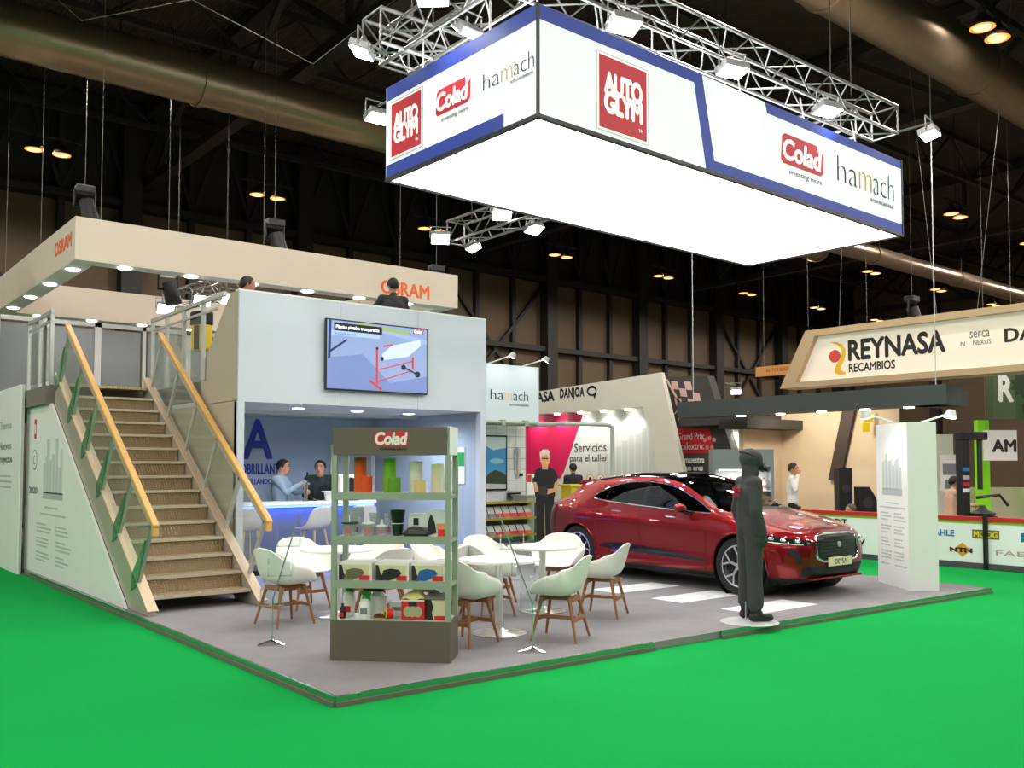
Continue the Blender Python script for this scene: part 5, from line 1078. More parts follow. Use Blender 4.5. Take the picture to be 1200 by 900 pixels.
    for p, q, ra, rb_, kind in prims:
        p_ = np.array(p); d = np.array(q - p); L2 = max(1e-9, d @ d); tt = np.clip((cc - p_) @ d / L2, 0, 1); dist = np.linalg.norm(cc - p_ - tt[:, None] * d, axis=1) - (ra + (rb_ - ra) * tt)
        mk = dist < best; best[mk] = dist[mk]; idx[mk] = kinds.index(rule[kind])
    bm_.polygons.foreach_set('material_index', idx.astype(np.int32)); bm_.name = 'body'
    body = link('body', bm_, None, t, smooth=True, angle=180)
    if face:
        for k in (-1, 1):
            e = c + fy * 0.092 + sy_ * 0.032 * k + Vector((0, 0, 0.022)); MB().ball(e, (0.010, 0.013, 0.008), 8, 5).build('eye', mat('eye_dark', rgb(24, 18, 16), 0.2), t, smooth=True)
            e = c + fy * 0.094 + Vector((0, 0, 0.042)); MB().tube([e + sy_ * 0.016 * k, e + sy_ * 0.034 * k + Vector((0, 0, 0.006)), e + sy_ * 0.05 * k - fy * 0.01], 0.005, 6).build('eyebrow', hair or black, t)
    if hair:
        def hs(u, v):
            th = 2 * PI * u; ph = PI * (0.01 + v * (float(np.interp(min(th, 2 * PI - th), [0, 0.5, 0.95, 1.35, 1.7, 2.2, PI], [0.27, 0.31, 0.42, 0.60, 0.55, 0.70, 0.77])) + 0.012 * math.sin(9 * th))); r_ = 0.098 + 0.004 * math.sin(9 * th) * v
            x = r_ * 1.08 * math.sin(ph) * math.cos(th) - 0.012; y = r_ * 0.95 * math.sin(ph) * math.sin(th); z = r_ * 1.12 * math.cos(ph) + 0.028
            return c + fy * x + sy_ * y + Vector((0, 0, z))
        o = MB().grid(hs, 44, 12).build('hair', hair, t, smooth=True, angle=180); so = o.modifiers.new('thickness', 'SOLIDIFY'); so.thickness = 0.012; so.offset = -1
    return t
skin = mat('skin', rgb(196, 142, 112), 0.5, noise=0.06, scale=20); lips = mat('lips', rgb(168, 100, 90), 0.5); hair_b = mat('hair_black', rgb(22, 18, 16), 0.6, noise=0.2, scale=60); hair_g = mat('hair_grey_brown', rgb(84, 74, 64), 0.6)
shoe_b = mat('shoe_black', rgb(18, 17, 17), 0.5)
def dress(torso, leg, sleeve=None): return {'skin': skin, 'lips': lips, 'torso': torso, 'leg': leg, 'shoe': shoe_b, 'sleeve': sleeve or torso}
RULE = dict(torso='torso', collar='torso', skin='skin', sleeve='sleeve', cuff='sleeve', leg='leg', shoe='shoe', hand='skin', head='skin', lips='lips')
hoodie = mat('hoodie_blue_grey', rgb(140, 158, 176), 0.85, noise=0.08, scale=12); darkgreen = mat('jumper_black_green', rgb(20, 34, 34), 0.8); suit = mat('suit_charcoal', rgb(44, 44, 50), 0.75); trouser = mat('trouser_black', rgb(20, 20, 24), 0.8); shirt = mat('shirt_white', rgb(222, 220, 216), 0.7); peach = mat('shirt_peach', rgb(214, 176, 146), 0.75)
SEAT = dict(pelvis=(0, 0, 0.52), waist=(0.02, 0, 0.66), chest=(0.04, 0, 0.88), neck=(0.06, 0, 1.03), head=(0.09, 0, 1.19), sl=(0.04, 0.185, 0.98), sr=(0.04, -0.185, 0.98), el=(0.12, 0.26, 0.74), er=(0.16, -0.24, 0.74), wl=(0.36, 0.20, 0.74), wr=(0.38, -0.16, 0.74), hl=(0, 0.095, 0.50), hr=(0, -0.095, 0.50), kl=(0.42, 0.12, 0.50), kr=(0.42, -0.12, 0.50), al=(0.40, 0.12, 0.09), ar=(0.40, -0.12, 0.09))
st_pose = {k: (v[0], v[1], v[2] + (0.18 if k not in ('al', 'ar') else 0.0)) for k, v in SEAT.items()}
squat = {k: (v[0], v[1], v[2] - 0.38) for k, v in SEAT.items()}; squat.update(kl=(0.36, 0.14, 0.42), kr=(0.36, -0.14, 0.42), al=(0.42, 0.14, 0.09), ar=(0.42, -0.14, 0.09), wl=(0.36, 0.18, 0.48), wr=(0.36, -0.18, 0.48))
figure('person', 'person in pale blue hoodie reaching for the drinks tap behind the counter', 'person', (3.22, 7.95, PZ), -0.75, dict(er=(0.18, -0.24, 1.22), wr=(0.34, -0.02, 1.36), el=(0.18, 0.20, 1.20), wl=(0.34, 0.10, 1.22), hand_r=(0.3, 0.4, 0.1), hand_l=(0.8, -0.3, 0.1), head=(0.05, 0, 1.61)), dress(hoodie, trouser), RULE, hair=hair_b)
figure('person', 'person in black jumper looking down behind the counter', 'person', (3.95, 8.02, PZ), -1.95, dict(el=(0.12, 0.25, 1.16), wl=(0.30, 0.14, 1.12), er=(0.10, -0.25, 1.15), wr=(0.28, -0.12, 1.08), head=(0.07, 0, 1.60), neck=(0.03, 0, 1.47)), dress(darkgreen, trouser), RULE, hair=hair_b, head_yaw=-0.3)
figure('person', 'person in dark suit seen from behind on the deck above the television', 'person', (4.42, 6.5, 2.9), 1.35, dict(el=(0.10, 0.34, 1.20), wl=(0.22, 0.44, 1.30), er=(0.0, -0.26, 1.14)), dress(suit, trouser), RULE, hair=hair_b)
figure('person', 'person of whom only the dark haired head shows above the left end of the parapet', 'person', (1.98, 6.6, 2.9), -0.3, st_pose, dress(suit, trouser), RULE, hair=hair_b)
figure('person', 'person in white shirt and dark trousers holding a telephone to one ear', 'person', (13.6, 5.55, 0), -1.1, dict(er=(0.10, -0.30, 1.20), wr=(0.13, -0.11, 1.52), hand_r=(-0.1, 0.1, 1), hl=(0, 0.095, 0.93)), dress(shirt, trouser), RULE, hair=hair_b)
figure('person', 'person in black jacket with back turned beside the yellow counter', 'person', (11.95, 10.55, 0.0), 1.3, dict(), dress(mat('jacket_black', rgb(24, 24, 28), 0.7), trouser), RULE, hair=hair_b)
figure('person', 'person in peach shirt sitting sideways behind the barrier at the right', 'person', (15.3, 3.05, 0.0), -0.65, st_pose, dress(peach, trouser), RULE, hair=hair_b)
figure('person', 'person low behind the barrier near the loudspeakers, only the grey head showing', 'person', (13.80, 4.25, 0.0), 2.6, squat, dress(mat('tee_yellow', rgb(196, 160, 60), 0.8), trouser), RULE, hair=hair_g)
# stools that carry the two seated people
for lab, x, y, z_, h in (('plain dark stool under the person in the peach shirt', 15.3, 3.05, 0.0, 0.55), ('plain dark stool on the deck behind the parapet', 1.98, 6.6, 2.9, 0.55)):
    t = thing('work_stool', lab, 'stool', (x, y, z_)); MB().lathe([(0.18, h - 0.05), (0.19, h - 0.02), (0.18, h)], n=20).build('seat', black, t, smooth=True); MB().cyl((0, 0, 0.05), (0, 0, h - 0.05), 0.03, n=10).build('column', chrome, t); MB().lathe([(0.2, 0.0), (0.2, 0.03), (0.05, 0.06)], n=20).build('foot', black, t, smooth=True)
# mannequin in painter's overall
ov = mat('overall_charcoal', rgb(58, 59, 60), 0.8, noise=0.15, scale=9, bump=0.5, bscale=18)
def overall(cap, J):
    c = J['head']
    cap(c + Vector((-0.025, 0, 0.03)), c + Vector((0.015, 0, 0.025)), 0.114, 0.106, 'hood'); cap(c + Vector((-0.03, 0, -0.06)), c + Vector((-0.02, 0, -0.13)), 0.088, 0.095, 'hood'); cap(J['neck'], J['neck'] + Vector((0, 0, 0.06)), 0.085, 0.08, 'hood')
    cap(J['sl'] + Vector((0, 0, -0.05)), J['el'], 0.072, 0.066, 'torso'); cap(J['sr'] + Vector((0, 0, -0.05)), J['er'], 0.072, 0.066, 'torso'); cap(J['el'], J['wl'], 0.064, 0.058, 'torso'); cap(J['er'], J['wr'], 0.064, 0.058, 'torso')
    for s in 'lr': cap(J['k' + s], J['a' + s] + Vector((0, 0, 0.10)), 0.083, 0.088, 'leg'); cap(J['h' + s], J['k' + s], 0.105, 0.085, 'leg')
    cap(J['pelvis'] + Vector((0.0, 0, 0.02)), J['chest'], 0.145, 0.14, 'torso')
mrule = dict(RULE); mrule.update(skin='torso', hand='torso', head='torso', lips='torso', hood='torso', collar='torso', sleeve='torso', cuff='torso', leg='torso')
mn = figure('mannequin', 'mannequin in dark hooded painter overall and respirator in front of the car', 'mannequin', (4.98, 0.16, PZ + 0.012), -0.50, dict(kl=(0.0, 0.10, 0.50), kr=(0.0, -0.10, 0.50), head=(0.03, 0, 1.68), neck=(0, 0, 1.51), chest=(-0.01, 0, 1.34), sl=(-0.01, 0.185, 1.45), sr=(-0.01, -0.185, 1.45), el=(-0.04, 0.24, 1.16), er=(-0.04, -0.24, 1.16), wl=(0.03, 0.23, 0.93), wr=(0.03, -0.23, 0.93)), {'torso': ov, 'shoe': shoe_b}, mrule, voxel=0.014, extra=overall, face=False)
rub = mat('respirator_rubber', rgb(30, 32, 34), 0.4)
MB().ball((0.125, 0, 1.635), (0.055, 0.055, 0.06), 16, 10).build('respirator', rub, mn, smooth=True); MB().cyl((0.15, 0.035, 1.61), (0.19, 0.075, 1.595), 0.034, n=16).build('filter', rub, mn, smooth=True); MB().cyl((0.15, -0.035, 1.61), (0.19, -0.075, 1.595), 0.034, n=16).build('filter', rub, mn, smooth=True)
MB().ball((0.095, 0, 1.715), (0.045, 0.075, 0.045), 16, 10).build('visor', glassmat('visor', (0.5, 0.5, 0.5, 1), 0.15, 0.05, 0.5, rgb(90, 92, 92)), mn, smooth=True)
MB().tube([(0.012 + 0.112 * math.cos(t), 0.104 * math.sin(t), 1.735 - 0.05 * math.cos(t)) for t in np.linspace(0, 2 * PI, 25)[:-1]], 0.007, 6, closed=True).build('head_strap', black, mn)
for k, z in enumerate((1.36, 1.30)):
    lettering('PROFESSIONAL' if k else 'PAINTER', mat('overall_red_print', rgb(190, 40, 80), 0.7), 0.17 - 0.02 * k, 0.04, (-0.136, 0.085, z), (0, -1, 0), mn, depth=0.019)
bs = tag(MB().lathe([(0.30, 0), (0.305, 0.006), (0.29, 0.012)], n=40).build('display_disc', mat('base_disc_white', rgb(196, 198, 198), 0.4), loc=(4.90, 0.12, PZ)), 'round pale disc on the platform under the mannequin', 'base')
MB().cyl((-0.03, 0.02, 0.01), (-0.03, 0.02, 0.22), 0.008, n=8).build('ankle_rod', chrome, bs)
# ------------------------------------------------------------------ neighbouring display behind the building (thin word wall)
hw = thing('grid_wall_display', 'white tiled display wall with pale blue lettered header right of the facade', 'display wall', (8.0, 10.0, PZ))
MB().box(-2.4, 2.40, 0.0, 0.12, 2.55, 3.86).build('header_board', mat('pale_blue_board', rgb(206, 222, 232), 0.5), hw)
MB().cyl((-1.0, -0.06, 2.58), (2.45, -0.06, 2.58), 0.035, n=10).build('rail', mat('green_sheen_steel', None), hw)
for x in (1.30, 1.95): MB().box(x - 0.05, x + 0.05, -0.12, 0.0, 2.52, 2.64).build('clamp', mat('green_sheen_steel', None), hw)
tile = mat('white_tile', rgb(226, 230, 232), 0.3)
MB().box(-2.4, 2.45, 0.52, 0.6, 0, 3.0).build('tile_backing', greyink, hw)
tm = None
for i in range(9):
    for j in range(8):
        z0 = 0.55 + 0.25 * j; x0 = -0.10 + 0.28 * i
        MB().box(x0 + 0.004, x0 + 0.276, 0.5 + random.uniform(-0.003, 0.003), 0.52, z0 + 0.004, z0 + 0.246).build('tile', tile, hw)
MB().box(-0.1, 2.45, 0.5, 0.52, 0, 0.54).build('lower_board', tile, hw)
lettering('ha', ink, 0.36, 0.22, (1.02, -0.002, 3.08), XP, hw, bold=-0.012); lettering('m', mat('pale_gold', rgb(226, 210, 176), 0.6), 0.20, 0.16, (1.42, -0.002, 3.08), XP, hw, bold=-0.012); lettering('ach', ink, 0.42, 0.22, (1.66, -0.002, 3.08), XP, hw, bold=-0.012); lettering('DUTCH ENGINEERING', greyink, 0.55, 0.04, (1.55, -0.002, 2.96), XP, hw)
armlamp(hw, (1.0, 0.05, 3.86), (1.25, -0.5, 4.02), (1.1, 0, 3.3), 4); armlamp(hw, (1.95, 0.05, 3.86), (2.2, -0.5, 4.0), (1.9, 0, 3.3), 4)
pc = thing('framed_poster', 'framed poster of blue sky and stones on the white tiles', 'poster', (9.53, 10.5, 1.15))
MB().box(-0.32, 0.32, -0.04, 0.0, 0, 1.24).build('frame', black, pc); PO2 = (-0.28, -0.04, 0.04)
plate('sky', rect(0, 0.3, 0.56, 0.86), PO2, XP, mat('poster_sky', rgb(70, 150, 206), 0.4), pc); plate('cloud', [(0, 0.95), (0.2, 0.86), (0.56, 0.92), (0.56, 1.16), (0, 1.16)], PO2, XP, mat('poster_cloud', rgb(196, 212, 218), 0.4), pc, lift=0.003)
plate('cloud', disc(0.3, 0.62, 0.2, 16, 0.06), PO2, XP, mat('poster_haze', rgb(150, 200, 226), 0.4), pc, lift=0.003); plate('ground', rect(0, 0, 0.56, 0.3), PO2, XP, mat('poster_ground', rgb(196, 196, 190), 0.4), pc)
plate('bush', [(0, 0.12), (0.56, 0.10), (0.56, 0.3), (0.42, 0.38), (0.25, 0.42), (0.1, 0.36), (0, 0.28)], PO2, XP, mat('poster_bush', rgb(52, 64, 48), 0.4), pc, lift=0.003)
wl_ = thing('tube_sample', 'grey tube mounted upright on the white tiles', 'tube', (10.17, 10.48, 1.45)); MB().cyl((0, -0.03, 0), (0, -0.03, 0.68), 0.05, n=14).build('tube', alu_soft, wl_, smooth=True); MB().box(-0.09, -0.04, -0.02, 0.0, 0.05, 0.64).build('bracket', alu_soft, wl_); MB().box(-0.02, 0.08, -0.1, -0.02, 0.02, 0.08).build('valve', black, wl_)
gl_ = thing('sanding_tool', 'black sanding tool fixed low on the white tiles', 'tool', (10.02, 10.44, 0.98)); MB().box(-0.18, 0.18, -0.06, 0.03, 0, 0.12).build('body', black, gl_, bevel=0.02); MB().box(-0.02, 0.12, -0.07, -0.05, 0.02, 0.08).build('label', red, gl_)
# magazine rack
rk = thing('magazine_rack', 'low metal rack with yellow edged shelves of brochures', 'rack', (9.05, 9.65, PZ)); stl = mat('rack_steel', rgb(96, 100, 96), 0.4, 0.4); mus = mat('mustard_edge', rgb(170, 150, 30), 0.5)
for x in (-0.75, 0.83):
    for y in (-0.15, 0.2): MB().box(x, x + 0.04, y, y + 0.04, 0, 0.88).build('post', stl, rk)
for z in (0.14, 0.50, 0.84): MB().box(-0.75, 0.87, -0.15, 0.24, z, z + 0.02).build('shelf', stl, rk); MB().box(-0.75, 0.87, -0.17, -0.15, z - 0.01, z + 0.035).build('shelf_edge', mus, rk)
MB().box(-0.75, 0.87, 0.22, 0.24, 0.14, 0.84).build('back_panel', mat('rack_back', rgb(120, 124, 116), 0.5), rk)
k = 0
for z, n, hh in ((0.535, 7, 0.23), (0.165, 7, 0.2)):
    for i in range(n):
        k += 1; x = -0.52 + 0.2 * i
        t = thing('brochure', 'leaning brochure, number %s from the left on the %s shelf of the yellow edged rack' % (['one', 'two', 'three', 'four', 'five', 'six', 'seven'][i], 'upper' if z > 0.3 else 'lower'), 'brochure', (9.05 + x, 9.62, PZ + z), 0, 'brochures in the rack')
        MB().prism([(-0.10, 0.0), (-0.088, 0.0), (0.05, hh), (0.038, hh)], 'x', -0.085, 0.085).build('cover', mat('brochure_white', rgb(220, 220, 218), 0.5), t)
        f = Vector((0, 0.138, hh)).normalized()
        plate('print_block', rect(-0.085, 0.005, 0.17, hh * 0.42), (0, -0.10, 0), XP, (red if i % 3 else mat('brochure_orange', rgb(216, 90, 50), 0.5)) if i > 1 else greyink, t, up=f, lift=0.001)
# sanding demonstration unit and trolley, cardboard figure
du = thing('demo_cabinet', 'pale grey demonstration cabinet with sample board on top', 'cabinet', (10.05, 9.95, PZ)); MB().box(-0.25, 0.35, -0.25, 0.25, 0, 0.95).build('body', mat('cabinet_sage', rgb(176, 186, 176), 0.5), du); MB().box(-0.28, 0.38, -0.28, 0.28, 0.95, 0.99).build('top', mat('green_sheen_steel', None), du); MB().box(-0.05, 0.35, -0.02, 0.0, 0.99, 1.45).build('sample_board', white, du); plate('red_print', rect(-0.05, 0.28, 0.12, 0.16), (0, -0.02, 0.99), XP, red, du); plate('black_print', rect(0.1, 0.26, 0.2, 0.12), (0, -0.02, 0.99), XP, ink, du)
tr = thing('parts_trolley', 'chrome trolley with green crates beside the rear of the car', 'trolley', (9.62, 8.45, PZ))
for x in (-0.2, 0.2):
    for y in (-0.18, 0.18): MB().cyl((x, y, 0.05), (x, y, 0.92), 0.016, n=8).build('upright', chrome, tr); MB().ball((x, y, 0.04), 0.04, 10, 6).build('castor', black, tr, smooth=True)
for z in (0.12, 0.50, 0.88): MB().box(-0.2, 0.2, -0.18, 0.18, z, z + 0.025).build('tier', alu_soft, tr)
for i, z in enumerate((0.147, 0.30)):
    t = thing('green_crate', ('lower' if i == 0 else 'upper') + ' green plastic crate on the chrome trolley', 'crate', (9.62, 8.45, PZ + z)); MB().box(-0.17, 0.17, -0.15, 0.15, 0, 0.13).build('tub', mat('crate_green', rgb(60, 176, 120), 0.5), t, bevel=0.01); MB().box(-0.18, 0.18, -0.16, 0.16, 0.13, 0.145).build('rim', mat('crate_rim', rgb(90, 196, 140), 0.5), t)
cf = thing('cardboard_figure', 'life size cardboard cut-out of a painter in black polo shirt holding a tool', 'cut-out', (9.22, 8.42, PZ), math.atan2(-0.625, 0.78) + 0.0)
def cfp(n, poly, m, lift): return plate(n, poly, (0, 0, 0), XP, m, cf, lift=lift, depth=0.006)
pskin = mat('printed_skin', rgb(224, 164, 120), 0.6); pblk = mat('printed_black', rgb(24, 24, 24), 0.6); phalf = mat('printed_pale', rgb(226, 206, 186), 0.6)
cfp('legs', [(-0.17, 0), (-0.03, 0), (-0.01, 0.9), (0.02, 0), (0.16, 0), (0.19, 1.05), (-0.19, 1.05)], pblk, 0.0); cfp('torso', [(-0.20, 1.0), (0.20, 1.0), (0.22, 1.25), (0.27, 1.40), (0.20, 1.55), (0.07, 1.62), (-0.07, 1.62), (-0.20, 1.55), (-0.24, 1.3)], pblk, 0.006)
cfp('neck', rect(-0.06, 1.56, 0.12, 0.12), pskin, 0.012); cfp('face', disc(0.0, 1.76, 0.10, 20, 0.135), pskin, 0.018); cfp('hair_print', [(-0.10, 1.78), (-0.06, 1.84), (0.03, 1.86), (0.10, 1.80), (0.11, 1.90), (0.06, 1.97), (-0.05, 1.97), (-0.11, 1.9)], phalf, 0.024); cfp('eyes_print', rect(-0.06, 1.775, 0.12, 0.02), pblk, 0.025)
cfp('arm', [(0.20, 1.30), (0.27, 1.32), (0.25, 1.12), (0.05, 1.05), (-0.02, 1.10), (0.02, 1.16), (0.17, 1.17)], pskin, 0.018); cfp('arm', [(-0.24, 1.30), (-0.18, 1.30), (-0.14, 1.18), (-0.02, 1.16), (-0.03, 1.08), (-0.20, 1.10)], pskin, 0.018); cfp('tool_print', [(-0.13, 1.05), (0.03, 1.02), (0.06, 1.14), (0.0, 1.22), (-0.14, 1.20)], mat('printed_dark_grey', rgb(52, 54, 58), 0.6), 0.024)
MB().prism([(0.0, 0.0), (0.25, 0.0), (0.0, 0.7)], 'x', -0.01, 0.01).build('rear_strut', mat('card_brown', rgb(170, 140, 100), 0.8), cf)
yc = thing('yellow_counter', 'bright yellow reception counter behind the tail of the car', 'counter', (11.25, 9.3, PZ), -0.25)
MB().box(-0.55, 0.75, -0.25, 0.25, 0, 1.18).build('front', yellow, yc, bevel=0.01); MB().box(-0.6, 0.8, -0.3, 0.3, 1.18, 1.22).build('top', yellow, yc); textlines('small_print', mat('print_mustard', rgb(190, 160, 20), 0.5), (-0.35, -0.252, 0), XP, yc, [(0, 0.85, 0.4), (0.05, 0.78, 0.3)], h=0.03)
sf = thing('demo_gantry', 'white tubular frame arching over the demonstration area', 'frame', (10.3, 9.0, PZ))
MB().tube([(0, 1.2, 2.55), (0, 0.0, 2.55), (1.1, -0.2, 2.55), (1.2, -0.22, 2.5), (1.22, -0.22, 2.4), (1.22, -0.22, 0)], 0.05, 10).build('pipe', alu_soft, sf, smooth=True); MB().lathe([(0.2, 0), (0.2, 0.02)], (1.22, -0.22, 0), 20).build('foot', alu_soft, sf)

# ------------------------------------------------------------------ big white booth behind
booth_w = mat('booth_white', rgb(226, 222, 210), 0.55, noise=0.02, scale=0.6); booth_c = mat('booth_cream', rgb(222, 202, 172), 0.6, noise=0.02, scale=0.7); charcoal = mat('booth_charcoal', rgb(62, 58, 56), 0.6, noise=0.05)
db = thing('white_booth_wall', 'white slanted booth wall with black lettering and a pink printed shape', 'booth wall', (16.0, 13.0, 0))
MB().prism([(-0.92, 4.25), (6.0, 3.98), (6.0, 3.34), (-0.92, 3.36)], 'x', 0.0, 0.5).build('fascia', booth_w, db); MB().prism([(-1.62, 4.28), (-0.92, 4.252), (-0.92, 3.36), (-1.05, 3.0), (-1.95, 0.0), (-2.85, 0.0)], 'x', 0.0, 0.14).build('slanted_frame', booth_w, db)
inner = mat('booth_print_grey', rgb(216, 218, 212), 0.5, noise=0.05, scale=2)
MB().prism([(-1.0, 3.5), (6.0, 3.5), (6.0, 0), (-2.1, 0)], 'x', 0.50, 0.55).build('inner_wall', inner, db)
plate('pink_shape', [(0, 1.2), (1.35, 1.35), (1.65, 1.28), (1.85, 1.5), (2.72, 3.24), (2.65, 3.38), (-1.5, 3.38), (-1.5, 1.2)], (0.50, 4.8, 0), YN, mat('magenta', rgb(206, 30, 84), 0.5), db)
lettering('Servicios', ink, 1.42, 0.27, (0.497, 2.46, 2.13), YN, db); lettering('para el taller', ink, 1.68, 0.28, (0.497, 2.66, 1.77), YN, db)
for i, y in enumerate((1.75, 1.3, 0.82, 0.25, -0.3)):
    plate('icon_ring', disc(0, 1.28, 0.17, 20), (0.50, y, 0), YN, mat('icon_gold', rgb(196, 160, 60), 0.5), db); plate('icon_centre', disc(0, 1.28, 0.14, 20), (0.50, y, 0), YN, white, db, lift=0.004); plate('icon_mark', rect(-0.05, 1.21, 0.10, 0.14), (0.50, y, 0), YN, red if i in (1, 4) else ink, db, lift=0.008)
for i in range(9):                      # ghosted street picture on the wall
    plate('ghost_print', rect(-0.1 + 0.26 * i, 1.0 + 0.05 * (i % 3), 0.2, 0.9 + 0.12 * i), (0.50, 1.3, 0), YN, mat('ghost_grey', rgb(200, 204, 198), 0.5), db, lift=-0.001)
lettering('REYNASA', ink, 1.95, 0.30, (-0.002, 4.80, 3.74), YN, db, bold=0.04); lettering('DANJOA', ink, 1.08, 0.36, (-0.002, 2.56, 3.72), YN, db, bold=0.05, space=1.1)
o = (-0.002, 1.38, 3.74); ring = [(0.24 + 0.22 * math.cos(t), 0.20 + 0.16 * math.sin(t)) for t in np.linspace(0, 2 * PI, 20)[:-1]]
plate('round_mark', ring, o, YN, ink, db); plate('round_mark_centre', [(0.25 + 0.15 * math.cos(t), 0.19 + 0.09 * math.sin(t)) for t in np.linspace(0, 2 * PI, 20)[:-1]], o, YN, booth_w, db, lift=0.004); plate('round_mark_tail', [(0.30, 0.08), (0.44, 0.10), (0.36, -0.06)], o, YN, ink, db, lift=0.002)
for y in (4.2, 3.0, 1.9, 0.9, -0.1):
    MB().cyl((0.25, y, 3.34), (0.25, y, 3.30), 0.09, n=14).build('wall_washer', hot, db); spot('washer_light', (0.20, y, 3.28), (0.5, y, 1.2), 60, 0.08, 140, (1, 0.97, 0.92), db)
gpx = thing('charcoal_booth_wall', 'charcoal booth wall with chequered flag and red lettered band', 'booth wall', (16.75, 11.0, 0))
MB().prism([(1.25, 0), (1.25, 4.26), (-0.62, 4.16), (-2.25, 0)], 'x', 0, 0.3).build('board', charcoal, gpx)
FOo = (0, 0.9, 0)
plate('red_band', [(0.0, 2.05), (1.16, 2.05), (0.98, 2.72), (-0.3, 2.75)], (0, 0.3, 0), YN, red, gpx)
lettering('Grand Prix', white, 0.95, 0.2, (-0.004, 0.45, 2.42), YN, gpx); lettering('Scalextric', white, 0.95, 0.2, (-0.004, 0.45, 2.15), YN, gpx)
for i, (a, b) in enumerate(((-0.52, 2.45), (-0.68, 2.5), (-0.84, 2.45), (-0.6, 2.25), (-0.76, 2.25))): plate('crest', disc(0, b - 2.25 + 2.2, 0.06, 10), (-0.004, a, 0), YN, mat('crest_pink', rgb(222, 150, 150), 0.5), gpx)
lettering('Demuestra', white, 0.95, 0.17, (-0.004, 0.45, 1.78), YN, gpx, bold=0.03); lettering('que eres', white, 0.7, 0.15, (-0.004, 0.25, 1.52), YN, gpx, bold=0.03); lettering('el más rápido', white, 1.25, 0.2, (-0.004, 0.45, 1.22), YN, gpx, bold=0.03)
fp = mat('flag_pink', rgb(222, 186, 178), 0.6)
for i in range(4):
    for j in range(5):
        if (i + j) % 2 == 0:
            x = 0.22 + 0.24 * i + 0.06 * j; y = 4.10 - 0.24 * j - 0.03 * i + 0.05 * math.sin(i * 1.4)
            plate('flag_square', [(x, y), (x + 0.24, y - 0.03), (x + 0.30, y - 0.26), (x + 0.06, y - 0.23)], FOo, YN, fp, gpx)
plate('flag_pole', [(0.0, 2.95), (0.03, 2.95), (0.62, 3.32), (0.60, 3.36)], FOo, YN, fp, gpx); plate('flag_pole', [(0.02, 4.16), (0.10, 4.16), (0.62, 3.40), (0.56, 3.36)], FOo, YN, fp, gpx)
# booth room with cream walls
flood('bright spotlight on the charcoal wall edge left of the trapezoid sign', (16.4, 9.15, 3.62), (15.0, 8.0, 0.5), 40, 0.13, clamp=(16.76, 9.75, 3.9))
cr = thing('cream_booth_room', 'cream walled booth room behind the barrier with a dark slanted strut', 'booth room', (17.5, 7.0, 0))
MB().prism([(1.75, 0), (1.75, 3.0), (-0.2, 3.35), (-1.6, 3.35), (-1.6, 0)], 'x', 0, 0.2).build('rear_wall', booth_c, cr)
MB().box(-1.6, 0.0, 1.55, 1.70, 0, 2.75).build('side_wall', booth_c, cr); MB().prism([(-0.10, 1.0), (0.15, 1.0), (-0.55, 3.25), (-0.80, 3.25)] if False else [(-0.20, 1.35), (0.12, 1.35), (-0.35, 3.3), (-0.68, 3.3)], 'x', -0.12, 0.0).build('slanted_strut', mat('strut_brown', rgb(70, 58, 50), 0.6), cr)
MB().box(-0.02, 0.0, 1.8, 3.3, 0, 2.85).build('lit_wall', booth_w, cr); MB().box(-1.2, 0.1, 1.55, 4.0, 2.78, 3.0).build('dark_ceiling', charcoal, cr); MB().box(-2.3, 0.1, 0.9, 1.75, 2.62, 2.86).build('dark_canopy', charcoal, cr)
for y in (2.0, 2.6, 3.1): MB().cyl((-0.4, y, 2.77), (-0.4, y, 2.74), 0.08, n=12).build('lamp_lens', hot, cr); spot('room_light', (-0.4, y, 2.70), (0, y, 1.4), 40, 0.08, 140, (1, 0.95, 0.86), cr)
lettering('DANJOA', greyink, 0.7, 0.16, (-0.025, 2.9, 2.35), YN, cr, bold=0.02)
spot('room_light', (-2.2, -0.2, 3.3), (0, 0.2, 1.2), 210, 0.2, 120, (1, 0.86, 0.68), cr)  # added warm fill with no lamp body, brightens the cream walls
bm2 = thing('dark_canopy_beam', 'long charcoal canopy beam with five downlights above the car bonnet', 'beam', (14.3, 5.8, 2.86))
MB().box(-0.3, 0.3, -3.35, 3.25, 0, 0.38).build('beam', mat('beam_slate', rgb(64, 70, 70), 0.5), bm2); MB().box(-0.28, 0.9, -3.2, -2.6, 0.0, 0.3).build('beam_end', charcoal, bm2)
for y in (1.58, 0.52, -0.51, -1.52, -2.45): MB().cyl((0.0, y, 0.0), (0, y, -0.02), 0.10, n=14).build('downlight_lens', hot, bm2); spot('beam_light', (0, y, -0.05), (0, y, -2), DOWNLIGHT_W * 1.5, 0.08, 130, (1, 0.97, 0.92), bm2)
for y in (-3.0, 3.0): MB().cyl((0, y, 0.38), (0, y, 9.5), 0.01, n=5).build('cable', alu_soft, bm2)
